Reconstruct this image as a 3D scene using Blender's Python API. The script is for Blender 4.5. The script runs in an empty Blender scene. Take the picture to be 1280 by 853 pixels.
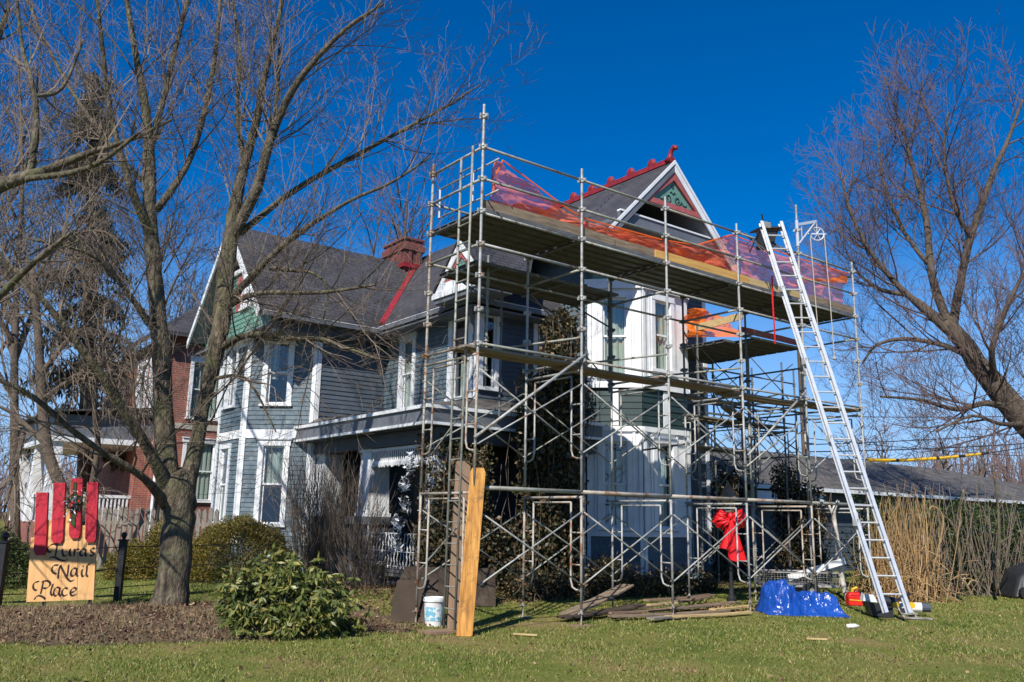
import bpy, math, random
import numpy as np
from mathutils import Vector, Matrix
R=math.radians
sc=bpy.context.scene; col=sc.collection
rnd=random.Random(7); nr=np.random.RandomState(11)
# ---------------------------------------------------------------- camera model
F=1075.935;PT=.2055;RO=.0185;H=1.5923;TH=.9152
c_,s_=math.cos(PT),math.sin(PT);cr,sr=math.cos(RO),math.sin(RO)
right=Vector((1,0,0));FW=Vector((0,c_,s_));up=Vector((0,-s_,c_))
RI=cr*right+sr*up;UP=-sr*right+cr*up;CAM=Vector((0,0,H))
cam=bpy.data.cameras.new('camera');co=bpy.data.objects.new('camera',cam);col.objects.link(co)
m=Matrix((RI,UP,-FW)).transposed().to_4x4();m.translation=CAM;co.matrix_world=m
cam.sensor_width=36;cam.lens=36*F/1280;cam.clip_end=3000;cam.clip_start=.1;sc.camera=co
# ---------------------------------------------------------------- frames: 'h' house (u,v,z), 'w' world
AX=Vector((math.sin(TH),math.cos(TH),0));BX=Vector((-AX.y,AX.x,0));OX=Vector((-.51441,12.7553,0))
ROTZ=math.atan2(AX.y,AX.x)
def h2w(p): return OX+AX*p[0]+BX*p[1]+Vector((0,0,p[2]))
def w2h(p): d=Vector(p)-OX;return (d.dot(AX),d.dot(BX),p[2])
def at(x,y,D):
    d=FW+(x-640)/F*RI-(y-426.5)/F*UP
    return CAM+d*(D/d.y)
def gz(x,y):
    u,v,_=w2h((x,y,0))
    t=max(0,min(1,(v-1.3)/3.0));s=max(0,min(1,(u+4)/4))
    return .24*(t*t*(3-2*t))*s
def ghz(u,v):
    w=h2w((u,v,0));return gz(w.x,w.y)
def onground(x,y):
    p=at(x,y,1);d=p-CAM;t=-H/d.z;q=CAM+d*t
    for _ in range(4):
        t=(gz(q.x,q.y)-H)/d.z;q=CAM+d*t
    return q
# ---------------------------------------------------------------- materials
def nodes(name):
    m=bpy.data.materials.new(name);m.use_nodes=True;nt=m.node_tree
    return m,nt,nt.nodes['Principled BSDF']
def N(nt,t,**k):
    n=nt.nodes.new(t)
    for a,b in k.items():
        if a.startswith('_'): setattr(n,a[1:],b)
    for a,b in k.items():
        if not a.startswith('_'): n.inputs[a.replace('__',' ')].default_value=b
    return n
def rgba(c): return (c[0],c[1],c[2],1)
def ramp(nt,stops):
    r=nt.nodes.new('ShaderNodeValToRGB');e=r.color_ramp.elements
    while len(e)<len(stops): e.new(.5)
    for x,(p,c) in zip(e,stops): x.position=p;x.color=rgba(c) if len(c)==3 else c
    return r
def mat(name,stops,scale=4,rough=.7,metal=0,bump=.2,bscale=None,detail=6,stretch=None,spec=.4,coord='Object',bdist=.01,mix2=None):
    if not isinstance(stops,list): 
        c=stops;stops=[(.3,tuple(x*.78 for x in c)),(.7,tuple(min(1,x*1.18) for x in c))]
    m,nt,b=nodes(name);L=nt.links.new
    tc=nt.nodes.new('ShaderNodeTexCoord');mp=nt.nodes.new('ShaderNodeMapping')
    if stretch: mp.inputs['Scale'].default_value=stretch
    L(tc.outputs[coord],mp.inputs[0])
    n=N(nt,'ShaderNodeTexNoise',Scale=scale,Detail=detail,Roughness=.6);L(mp.outputs[0],n.inputs['Vector'])
    r=ramp(nt,stops);L(n.outputs['Fac'],r.inputs[0]);out=r.outputs[0]
    if mix2:
        c2,sc2,lo,hi=mix2
        n2=N(nt,'ShaderNodeTexNoise',Scale=sc2,Detail=8,Roughness=.7);L(tc.outputs[coord],n2.inputs['Vector'])
        r2=ramp(nt,[(lo,(0,0,0)),(hi,(1,1,1))]);L(n2.outputs['Fac'],r2.inputs[0])
        mx=nt.nodes.new('ShaderNodeMix');mx.data_type='RGBA';L(r2.outputs[0],mx.inputs[0]);L(out,mx.inputs[6]);mx.inputs[7].default_value=rgba(c2);out=mx.outputs[2]
    L(out,b.inputs['Base Color'])
    b.inputs['Roughness'].default_value=rough;b.inputs['Metallic'].default_value=metal;b.inputs['Specular IOR Level'].default_value=spec
    if bump:
        n3=N(nt,'ShaderNodeTexNoise',Scale=bscale or scale*4,Detail=5);L(mp.outputs[0],n3.inputs['Vector'])
        bp=N(nt,'ShaderNodeBump',Strength=bump,Distance=bdist);L(n3.outputs['Fac'],bp.inputs['Height']);L(bp.outputs[0],b.inputs['Normal'])
    return m
def leafmat(name,stops,rough=.5,trans=.25,spec=.4):
    m,nt,b=nodes(name);L=nt.links.new
    g=nt.nodes.new('ShaderNodeNewGeometry');r=ramp(nt,stops);L(g.outputs['Random Per Island'],r.inputs[0]);L(r.outputs[0],b.inputs['Base Color'])
    b.inputs['Roughness'].default_value=rough;b.inputs['Specular IOR Level'].default_value=spec
    if trans:
        t=nt.nodes.new('ShaderNodeBsdfTranslucent');L(r.outputs[0],t.inputs[0]);mx=nt.nodes.new('ShaderNodeMixShader');mx.inputs[0].default_value=trans
        L(b.outputs[0],mx.inputs[1]);L(t.outputs[0],mx.inputs[2]);L(mx.outputs[0],nt.nodes['Material Output'].inputs[0])
    return m
def brickmat(name,c1,c2,mortar,bw,bh,ms,rough=.8,bump=.5,noise=.5,off=.5):
    m,nt,b=nodes(name);L=nt.links.new
    uv=nt.nodes.new('ShaderNodeTexCoord')
    br=N(nt,'ShaderNodeTexBrick',Color1=rgba(c1),Color2=rgba(c2),Mortar=rgba(mortar),Scale=1,**{'Brick__Width':bw,'Row__Height':bh,'Mortar__Size':ms,'Mortar__Smooth':.2,'Bias':0})
    br.offset=off;L(uv.outputs['UV'],br.inputs['Vector'])
    n=N(nt,'ShaderNodeTexNoise',Scale=1.3,Detail=8,Roughness=.65);L(uv.outputs['UV'],n.inputs['Vector'])
    r=ramp(nt,[(.3,(1-noise,)*3),(.7,(1+noise*.4,)*3)]);L(n.outputs['Fac'],r.inputs[0])
    mx=nt.nodes.new('ShaderNodeMix');mx.data_type='RGBA';mx.blend_type='MULTIPLY';mx.inputs[0].default_value=1;L(br.outputs[0],mx.inputs[6]);L(r.outputs[0],mx.inputs[7])
    L(mx.outputs[2],b.inputs['Base Color']);b.inputs['Roughness'].default_value=rough
    bp=N(nt,'ShaderNodeBump',Strength=bump,Distance=.02);inv=N(nt,'ShaderNodeMath',_operation='SUBTRACT');inv.inputs[0].default_value=1;L(br.outputs['Fac'],inv.inputs[1]);L(inv.outputs[0],bp.inputs['Height']);L(bp.outputs[0],b.inputs['Normal'])
    return m
M={}
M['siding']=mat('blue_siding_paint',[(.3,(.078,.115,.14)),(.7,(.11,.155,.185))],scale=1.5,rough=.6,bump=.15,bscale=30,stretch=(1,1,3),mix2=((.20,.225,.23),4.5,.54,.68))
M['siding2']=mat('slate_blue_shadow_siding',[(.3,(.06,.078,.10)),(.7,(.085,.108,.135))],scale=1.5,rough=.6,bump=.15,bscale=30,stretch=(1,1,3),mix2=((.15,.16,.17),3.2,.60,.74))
M['green']=mat('sage_green_paint',[(.3,(.10,.22,.175)),(.7,(.15,.30,.24))],scale=3,rough=.6)
M['darkgreen']=mat('dark_green_paint',(.018,.040,.042),scale=3,rough=.6)
M['white']=mat('white_trim_paint',[(.3,(.60,.62,.64)),(.7,(.78,.79,.80))],scale=3,rough=.55,bump=.08,mix2=((.42,.42,.42),5,.64,.8))
M['grey']=mat('grey_trim_paint',(.13,.14,.16),scale=2,rough=.55,mix2=((.3,.31,.32),4,.62,.8))
M['porchgrey']=mat('dark_grey_porch_paint',(.06,.068,.08),scale=2,rough=.6,mix2=((.14,.15,.16),3,.6,.75))
M['red']=mat('dark_red_trim_paint',[(.3,(.15,.010,.014)),(.7,(.30,.024,.030))],scale=8,rough=.5)
M['pink']=mat('faded_red_paint',[(.3,(.32,.075,.075)),(.7,(.43,.12,.115))],scale=6,rough=.6)
M['roof']=brickmat('dark_slate_shingles',(.046,.045,.052),(.066,.064,.072),(.02,.02,.022),.32,.14,.012,rough=.75,bump=.5,noise=.4)
M['garageroof']=brickmat('weathered_grey_shingles',(.105,.098,.09),(.165,.15,.135),(.04,.038,.036),.34,.16,.02,rough=.9,bump=.6,noise=.6)
M['brick']=brickmat('red_brick',(.33,.085,.05),(.25,.06,.04),(.26,.2,.17),.22,.075,.010)
M['chimney']=brickmat('chimney_brick',(.17,.045,.035),(.24,.055,.045),(.09,.05,.045),.2,.07,.012)
M['galv']=mat('galvanised_steel',[(.3,(.24,.25,.245)),(.7,(.44,.44,.42))],scale=9,rough=.55,metal=.2,bump=.15,mix2=((.19,.095,.045),5.5,.52,.66))
M['rusty']=mat('rusty_scaffold_steel',[(.3,(.32,.30,.26)),(.6,(.42,.39,.34))],scale=9,rough=.65,metal=.2,bump=.2,mix2=((.22,.10,.045),4.5,.48,.62))
M['oldsteel']=mat('worn_green_grey_steel',[(.3,(.18,.19,.165)),(.7,(.34,.345,.30))],scale=7,rough=.55,metal=.2,bump=.1,mix2=((.20,.09,.04),4,.56,.66))
M['dksteel']=mat('dark_deck_steel',[(.3,(.10,.10,.095)),(.7,(.17,.17,.16))],scale=5,rough=.55,metal=.3,bump=.1,mix2=((.12,.07,.04),3,.6,.75))
M['alu']=mat('bright_aluminium',[(.3,(.58,.6,.62)),(.7,(.74,.75,.76))],scale=10,rough=.38,metal=.5,bump=.05)
M['black']=mat('black_metal',(.018,.019,.022),rough=.5,scale=8,bump=.1)
M['oldwood']=mat('weathered_plank',[(.28,(.10,.07,.048)),(.72,(.30,.225,.15))],scale=2.5,rough=.85,bump=.35,bscale=14,stretch=(1,8,8))
M['greywood']=mat('grey_weathered_wood',[(.25,(.14,.125,.105)),(.75,(.27,.24,.20))],scale=3,rough=.9,bump=.35,bscale=14,stretch=(8,8,1))
M['yelwood']=mat('orange_yellow_plank',[(.30,(.24,.10,.022)),(.5,(.48,.22,.045)),(.70,(.62,.33,.08))],scale=3.4,rough=.7,bump=.3,bscale=12,stretch=(8,8,.45),mix2=((.15,.08,.035),4.5,.54,.70))
M['brownwood']=mat('brown_grey_plank',[(.25,(.15,.095,.06)),(.75,(.30,.20,.13))],scale=2.5,rough=.85,bump=.3,bscale=12,stretch=(7,7,.6))
M['newwood']=mat('tan_lumber',[(.25,(.36,.25,.11)),(.75,(.55,.41,.2))],scale=2.5,rough=.75,bump=.2,stretch=(1,6,6))
M['signwood']=mat('peach_sign_boards',[(.25,(.58,.31,.11)),(.75,(.74,.44,.19))],scale=2.2,rough=.6,bump=.15,bscale=10,stretch=(6,6,.8))
M['signred']=mat('crimson_sign_paint',[(.3,(.36,.010,.022)),(.7,(.50,.020,.040))],scale=6,rough=.6,bump=.15,stretch=(6,6,.8),mix2=((.22,.03,.03),7,.6,.72))
M['ink']=mat('dark_sign_lettering',(.035,.014,.012),rough=.6,bump=0)
M['bark']=mat('grey_brown_bark',[(.34,(.035,.027,.018)),(.5,(.095,.076,.050)),(.66,(.19,.155,.105))],scale=11,rough=.9,bump=1.0,bscale=30,stretch=(1,1,.35),bdist=.05,mix2=((.10,.105,.045),2.2,.5,.66))
M['bark2']=mat('dark_brown_bark',[(.25,(.06,.045,.035)),(.75,(.15,.115,.085))],scale=5,rough=.9,bump=.9,bscale=22,stretch=(1,1,.35),bdist=.03)
M['twig']=mat('brown_grey_twigs',[(.3,(.10,.075,.056)),(.7,(.20,.155,.115))],scale=2,rough=.85,bump=0)
M['dktwig']=mat('dark_twigs',[(.3,(.05,.035,.026)),(.7,(.12,.085,.06))],scale=2,rough=.85,bump=0)
M['purtwig']=mat('purplish_brown_twigs',[(.3,(.075,.048,.044)),(.7,(.155,.105,.095))],scale=1,rough=.85,bump=0)
M['whitebark']=mat('pale_sapling_bark',[(.35,(.25,.22,.18)),(.6,(.6,.56,.5))],scale=9,rough=.8)
M['reedstem']=leafmat('dry_tan_canes',[(0,(.17,.095,.04)),(.45,(.33,.20,.085)),(1,(.52,.36,.18))],rough=.7,trans=.1)
M['yew']=leafmat('golden_green_needles',[(0,(.06,.06,.012)),(.5,(.15,.13,.02)),(1,(.27,.18,.035))],trans=.2)
M['dkhedge']=leafmat('dark_green_leaves',[(0,(.02,.035,.008)),(.6,(.045,.07,.015)),(1,(.09,.10,.03))],trans=.15)
M['rhodo']=leafmat('rhododendron_leaves',[(0,(.04,.06,.014)),(.45,(.10,.13,.03)),(.8,(.19,.20,.05)),(1,(.32,.27,.08))],rough=.42,trans=.2,spec=.45)
M['ivy']=leafmat('ivy_and_dead_leaves',[(0,(.022,.028,.010)),(.5,(.05,.045,.018)),(.8,(.12,.085,.04)),(1,(.22,.15,.075))],trans=.1)
M['conifer']=leafmat('dull_conifer_needles',[(0,(.03,.028,.012)),(.6,(.06,.052,.024)),(1,(.12,.09,.05))],trans=.1)
M['litter']=leafmat('fallen_brown_leaves',[(0,(.05,.026,.015)),(.45,(.115,.062,.035)),(.85,(.21,.125,.07)),(1,(.42,.29,.17))],rough=.8,trans=.1)
M['grass']=leafmat('lawn_blades',[(0,(.07,.105,.016)),(.42,(.145,.20,.030)),(.74,(.27,.27,.07)),(1,(.46,.37,.17))],rough=.6,trans=.3)
M['blue']=mat('blue_tarpaulin',[(.3,(.006,.04,.23)),(.7,(.012,.075,.36))],scale=3,rough=.28,bump=.35,bscale=9,bdist=.03)
_m=M['blue'];_nt=_m.node_tree;_b=_nt.nodes['Principled BSDF'];_tc=_nt.nodes.new('ShaderNodeTexCoord')
_v=N(_nt,'ShaderNodeTexVoronoi',Scale=3.6);_v.feature='DISTANCE_TO_EDGE';_w=N(_nt,'ShaderNodeTexNoise',Scale=3,Detail=3);_nt.links.new(_tc.outputs['Object'],_w.inputs['Vector'])
_mx=nt_=_nt.nodes.new('ShaderNodeVectorMath');_mx.operation='MULTIPLY_ADD';_nt.links.new(_w.outputs['Color'],_mx.inputs[0]);_mx.inputs[1].default_value=(.5,.5,.5);_nt.links.new(_tc.outputs['Object'],_mx.inputs[2]);_nt.links.new(_mx.outputs[0],_v.inputs['Vector'])
_bp=N(_nt,'ShaderNodeBump',Strength=.55,Distance=.09);_nt.links.new(_v.outputs['Distance'],_bp.inputs['Height']);_nt.links.new(_bp.outputs[0],_b.inputs['Normal'])
M['redplastic']=mat('red_plastic',(.62,.02,.012),rough=.4,bump=0)
M['yelplastic']=mat('yellow_plastic',(.65,.40,.02),rough=.4,bump=0)
M['bow']=mat('red_bow_fabric',(.60,.008,.014),rough=.45,bump=.2,bscale=14,scale=3)
M['whiteplastic']=mat('white_plastic',(.72,.72,.70),rough=.4,bump=.03)
M['bucketlabel']=mat('pale_blue_label',[(.46,(.72,.74,.74)),(.54,(.16,.42,.55))],scale=14,rough=.5,bump=0)
M['darkboard']=mat('dark_brown_plywood',(.050,.034,.022),rough=.85,scale=3,mix2=((.11,.085,.06),2.5,.55,.75))
M['rope']=mat('pale_rope',(.42,.38,.32),rough=.9,scale=30,bump=0)
M['redrope']=mat('red_rope',(.55,.012,.02),rough=.8,bump=0)
M['wire']=mat('dark_wire',(.03,.03,.035),rough=.7,bump=0)
M['stone']=mat('pale_cast_stone',(.42,.38,.32),scale=8,rough=.9,bump=.5)
M['curtain']=mat('pale_curtain_and_reflection',(.40,.45,.39),scale=2,rough=.9,stretch=(9,9,.3),bump=.4)  # pale green doubles as tree reflections at the upper bay windows
M['greencurtain']=mat('green_curtain',[(.3,(.10,.22,.04)),(.7,(.22,.36,.12))],scale=3,rough=.9,stretch=(9,9,.3),bump=.4)
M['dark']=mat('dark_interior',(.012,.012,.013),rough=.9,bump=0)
M['tanware']=mat('verdigris_brown_lantern',(.20,.14,.09),rough=.6,scale=10)
M['navy']=mat('garage_blue_siding',(.05,.065,.085),rough=.7,scale=2)
m,nt,b=nodes('window_glass')
tr=nt.nodes.new('ShaderNodeBsdfTransparent');tr.inputs[0].default_value=(.84,.88,.88,1)
gl=nt.nodes.new('ShaderNodeBsdfGlossy');gl.inputs['Roughness'].default_value=.03;gl.inputs[0].default_value=(.9,.95,1,1)
lw=N(nt,'ShaderNodeLayerWeight',Blend=.5);pw1=N(nt,'ShaderNodeMath',_operation='POWER');nt.links.new(lw.outputs['Facing'],pw1.inputs[0]);pw1.inputs[1].default_value=3.0
fr=N(nt,'ShaderNodeMath',_operation='MULTIPLY_ADD');nt.links.new(pw1.outputs[0],fr.inputs[0]);fr.inputs[1].default_value=.75;fr.inputs[2].default_value=.10;mx=nt.nodes.new('ShaderNodeMixShader')
nt.links.new(fr.outputs[0],mx.inputs[0]);nt.links.new(tr.outputs[0],mx.inputs[1]);nt.links.new(gl.outputs[0],mx.inputs[2]);nt.links.new(mx.outputs[0],nt.nodes['Material Output'].inputs[0])
M['glass']=m
def netmat(name,c,a):
    m,nt,b=nodes(name);L=nt.links.new
    b.inputs['Base Color'].default_value=rgba(c);b.inputs['Roughness'].default_value=.5
    t=nt.nodes.new('ShaderNodeBsdfTransparent');t.inputs[0].default_value=(1,1,1,1)
    tl=nt.nodes.new('ShaderNodeBsdfTranslucent');tl.inputs[0].default_value=rgba(c)
    tc=nt.nodes.new('ShaderNodeTexCoord');n=N(nt,'ShaderNodeTexNoise',Scale=2.2,Detail=6,Roughness=.6);L(tc.outputs['Object'],n.inputs['Vector'])
    n.inputs['Scale'].default_value=5
    sp_=nt.nodes.new('ShaderNodeSeparateXYZ');L(tc.outputs['Object'],sp_.inputs[0]);gs=[]
    for ax in ('X','Z'):
        q=N(nt,'ShaderNodeMath',_operation='MULTIPLY');L(sp_.outputs[ax],q.inputs[0]);q.inputs[1].default_value=115
        q2=N(nt,'ShaderNodeMath',_operation='SINE');L(q.outputs[0],q2.inputs[0]);gs.append(q2)
    ad=N(nt,'ShaderNodeMath',_operation='MAXIMUM');L(gs[0].outputs[0],ad.inputs[0]);L(gs[1].outputs[0],ad.inputs[1])
    ml=N(nt,'ShaderNodeMath',_operation='MULTIPLY_ADD');L(ad.outputs[0],ml.inputs[0]);ml.inputs[1].default_value=.16;L(n.outputs['Fac'],ml.inputs[2])
    r=ramp(nt,[(.35,(a-.16,)*3),(.75,(min(1,a+.14),)*3)]);L(ml.outputs[0],r.inputs[0])
    m1=nt.nodes.new('ShaderNodeMixShader');m1.inputs[0].default_value=.45;L(b.outputs[0],m1.inputs[1]);L(tl.outputs[0],m1.inputs[2])
    m2=nt.nodes.new('ShaderNodeMixShader');L(r.outputs[0],m2.inputs[0]);L(t.outputs[0],m2.inputs[1]);L(m1.outputs[0],m2.inputs[2]);L(m2.outputs[0],nt.nodes['Material Output'].inputs[0])
    return m
M['net']=netmat('orange_debris_netting',(.95,.23,.13),.70)
M['net2']=netmat('dense_orange_netting',(1.0,.25,.03),.84)
M['yeltoe']=mat('yellow_toe_board',[(.25,(.42,.21,.05)),(.75,(.68,.42,.13))],scale=2.5,rough=.7,bump=.2,stretch=(.5,7,7))
M['wiremesh']=netmat('pale_wire_mesh',(.5,.5,.48),.3)
# ---------------------------------------------------------------- mesh builder
class MB:
    def __init__(s): s.v=[];s.f=[]
    def quad(s,*p):
        i=len(s.v);s.v+= [Vector(q) for q in p];s.f.append(tuple(range(i,i+len(p))))
    def hexa(s,b,t):   # bottom loop, top loop same count
        n=len(b);i=len(s.v);s.v+=[Vector(q) for q in b]+[Vector(q) for q in t]
        s.f.append(tuple(reversed(range(i,i+n))));s.f.append(tuple(range(i+n,i+2*n)))
        for k in range(n):
            j=(k+1)%n;s.f.append((i+k,i+j,i+n+j,i+n+k))
    def box(s,x0,x1,y0,y1,z0,z1):
        s.hexa([(x0,y0,z0),(x1,y0,z0),(x1,y1,z0),(x0,y1,z0)],[(x0,y0,z1),(x1,y0,z1),(x1,y1,z1),(x0,y1,z1)])
    def bar(s,p,q,w,h,upv=(0,0,1),roll=0):   # rectangular bar between two points
        p,q=Vector(p),Vector(q);d=(q-p).normalized();u=Vector(upv)
        if abs(d.dot(u))>.98: u=Vector((0,1,0))
        a=d.cross(u).normalized();b=a.cross(d)
        if roll: a,b=a*math.cos(roll)+b*math.sin(roll),b*math.cos(roll)-a*math.sin(roll)
        L=lambda o:[o-a*w/2-b*h/2,o+a*w/2-b*h/2,o+a*w/2+b*h/2,o-a*w/2+b*h/2]
        s.hexa(L(p),L(q))
    def slab(s,pts,th):
        s.hexa([(p[0],p[1],p[2]-th) for p in pts],pts)
    def extr(s,pts,off):
        o=Vector(off);s.hexa(pts,[Vector(p)+o for p in pts])
    def tube(s,pts,rad,n=8,caps=True,ref=None):
        pts=[Vector(p) for p in pts];k=len(pts)
        if not hasattr(rad,'__len__'): rad=[rad]*k
        a=None;base=len(s.v)
        for i,p in enumerate(pts):
            d=(pts[min(i+1,k-1)]-pts[max(i-1,0)])
            if d.length<1e-9: d=Vector((0,0,1))
            d.normalize()
            if a is None:
                u=Vector((0,0,1)) if abs(d.z)<.9 else Vector((1,0,0))
                a=d.cross(u).normalized()
            else:
                a=(a-d*a.dot(d))
                if a.length<1e-6: a=d.cross(Vector((.3,.5,.7)))
                a.normalize()
            b=d.cross(a)
            for j in range(n):
                t=2*math.pi*j/n;s.v.append(p+(a*math.cos(t)+b*math.sin(t))*rad[i])
        for i in range(k-1):
            for j in range(n):
                j2=(j+1)%n;s.f.append((base+i*n+j,base+i*n+j2,base+(i+1)*n+j2,base+(i+1)*n+j))
        if caps:
            s.f.append(tuple(base+j for j in reversed(range(n))));s.f.append(tuple(base+(k-1)*n+j for j in range(n)))
    def lathe(s,c,prof,n=16):
        c=Vector(c);base=len(s.v)
        for r,z in prof:
            for j in range(n):
                t=2*math.pi*j/n;s.v.append(c+Vector((r*math.cos(t),r*math.sin(t),z)))
        for i in range(len(prof)-1):
            for j in range(n):
                j2=(j+1)%n;s.f.append((base+i*n+j,base+i*n+j2,base+(i+1)*n+j2,base+(i+1)*n+j))
        s.f.append(tuple(base+j for j in reversed(range(n))));s.f.append(tuple(base+(len(prof)-1)*n+j for j in range(n)))
    def ball(s,c,r,n=8,sq=(1,1,1)):
        prof=[(math.sin(math.pi*i/n)*r+1e-4,-math.cos(math.pi*i/n)*r) for i in range(n+1)]
        b=len(s.v);s.lathe((0,0,0),prof,n*2)
        for i in range(b,len(s.v)):
            v=s.v[i];s.v[i]=Vector((v.x*sq[0]+c[0],v.y*sq[1]+c[1],v.z*sq[2]+c[2]))
    def build(s,name,material,parent=None,smooth=False,uv=True):
        me=bpy.data.meshes.new(name)
        if parent is None or 'org' not in parent: 
            if parent is None:
                org=Vector((sum(v.x for v in s.v)/len(s.v),sum(v.y for v in s.v)/len(s.v),min(v.z for v in s.v)))
        if parent is not None: org=Vector(parent['org'])
        me.from_pydata([v-org for v in s.v],[],s.f);me.materials.append(material)
        if uv:
            l=me.uv_layers.new(name='UVMap');dat=np.zeros(len(me.loops)*2)
            for p in me.polygons:
                n=p.normal
                if abs(n.z)>.97: t=Vector((1,0,0));b=Vector((0,1,0))
                else: t=Vector((-n.y,n.x,0)).normalized();b=n.cross(t)
                for li in p.loop_indices:
                    c=me.vertices[me.loops[li].vertex_index].co+org;dat[2*li]=c.dot(t);dat[2*li+1]=c.dot(b)
            l.data.foreach_set('uv',dat)
        if smooth: me.shade_smooth()
        o=bpy.data.objects.new(name,me);col.objects.link(o)
        if parent is not None:
            o.parent=parent;o['org']=parent['org'];o['fr']=parent['fr']
        else: o['org']=tuple(org)
        return o
def place(o,fr):
    g=Vector(o['org'])
    if fr=='h': o.location=h2w(g);o.rotation_euler=(0,0,ROTZ)
    else: o.location=g
    o['fr']=fr
def tag(o,label=None,cat=None,group=None,kind=None,fr='h'):
    if label: o['label']=label
    if cat: o['category']=cat
    if group: o['group']=group
    if kind: o['kind']=kind
    place(o,fr);return o
def thing(name,label,cat,org,fr='h',group=None):
    o=bpy.data.objects.new(name,None);o.empty_display_size=.2;col.objects.link(o);o['org']=tuple(org)
    return tag(o,label,cat,group,None,fr)
def duptree(o,parent=None):
    c=o.copy();col.objects.link(c);c.parent=parent
    for ch in [x for x in list(bpy.data.objects) if x.parent==o]: duptree(ch,c)
    return c
def raw(name,V,Fc,material,org=None):
    me=bpy.data.meshes.new(name);V=np.asarray(V,dtype=np.float32);Fc=np.asarray(Fc,dtype=np.int32)
    if org is None: org=(float(V[:,0].mean()),float(V[:,1].mean()),float(V[:,2].min()))
    V=V-np.array(org,dtype=np.float32)
    k=Fc.shape[1];me.vertices.add(len(V));me.vertices.foreach_set('co',V.ravel())
    me.loops.add(Fc.size);me.loops.foreach_set('vertex_index',Fc.ravel())
    me.polygons.add(len(Fc));me.polygons.foreach_set('loop_start',np.arange(0,Fc.size,k,dtype=np.int32));me.polygons.foreach_set('loop_total',np.full(len(Fc),k,dtype=np.int32))
    me.update(calc_edges=True);me.materials.append(material)
    o=bpy.data.objects.new(name,me);col.objects.link(o);o['org']=tuple(float(x) for x in org);return o
def leaves(C,ln,wd,dirs=None,flat=0,fold=0):
    """diamond leaves at centres C"""
    n=len(C);C=np.asarray(C)
    if dirs is None:
        d=nr.normal(size=(n,3))
    else: d=np.asarray(dirs)+0
    if flat: d[:,2]*=1-flat
    d/=np.linalg.norm(d,axis=1)[:,None]+1e-9
    q=nr.normal(size=(n,3))
    if flat: q[:,2]*=1-flat
    s=q-(q*d).sum(1)[:,None]*d;s/=np.linalg.norm(s,axis=1)[:,None]+1e-9
    L=(ln*(.65+.7*nr.rand(n)))[:,None] if np.isscalar(ln) else ln[:,None]
    Wd=(wd*(.65+.7*nr.rand(n)))[:,None]
    V=np.empty((n,4,3));V[:,0]=C-d*L/2;V[:,1]=C+s*Wd/2;V[:,2]=C+d*L/2;V[:,3]=C-s*Wd/2
    return V.reshape(-1,3),np.arange(4*n).reshape(-1,4)
# ---------------------------------------------------------------- world, sun
SUNEL,SUNAZ=R(42.5),R(20)          # light travels SUNAZ to the right of the view direction
w=bpy.data.worlds.new('World');sc.world=w;w.use_nodes=True;nt=w.node_tree;bg=nt.nodes['Background']
sky=nt.nodes.new('ShaderNodeTexSky');sky.sky_type='NISHITA';sky.sun_disc=False;sky.sun_elevation=SUNEL;sky.sun_rotation=math.pi+SUNAZ
sky.air_density=1.0;sky.dust_density=0;sky.ozone_density=5.0;sky.altitude=600
hs=N(nt,'ShaderNodeHueSaturation',Saturation=1.42,Value=1.08,Hue=.508)
nt.links.new(sky.outputs[0],hs.inputs['Color'])
tcw=nt.nodes.new('ShaderNodeTexCoord');sx_=nt.nodes.new('ShaderNodeSeparateXYZ');nt.links.new(tcw.outputs['Generated'],sx_.inputs[0])
rw=ramp(nt,[(0,(1,1,1)),(.10,(.75,.75,.75)),(.32,(0,0,0))]);nt.links.new(sx_.outputs['Z'],rw.inputs[0])
mw_=nt.nodes.new('ShaderNodeMix');mw_.data_type='RGBA';nt.links.new(rw.outputs[0],mw_.inputs[0]);nt.links.new(hs.outputs[0],mw_.inputs[6]);mw_.inputs[7].default_value=(3.1,5.2,8.6,1)
nt.links.new(mw_.outputs[2],bg.inputs[0]);bg.inputs[1].default_value=.092
sl=bpy.data.lights.new('sun','SUN');sl.energy=5;sl.angle=R(.5);sl.color=(1,.945,.86)
so=bpy.data.objects.new('sun',sl);col.objects.link(so)
tv=Vector((math.sin(SUNAZ)*math.cos(SUNEL),math.cos(SUNAZ)*math.cos(SUNEL),-math.sin(SUNEL)))
so.rotation_euler=tv.to_track_quat('-Z','Y').to_euler();so.location=(-8,-20,25)
sc.view_settings.view_transform='Standard';sc.view_settings.look='None';sc.view_settings.exposure=.38;sc.view_settings.gamma=1
sc.render.engine='CYCLES'
try:
    sc.cycles.transparent_max_bounces=12;sc.cycles.max_bounces=6
except Exception: pass
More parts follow.
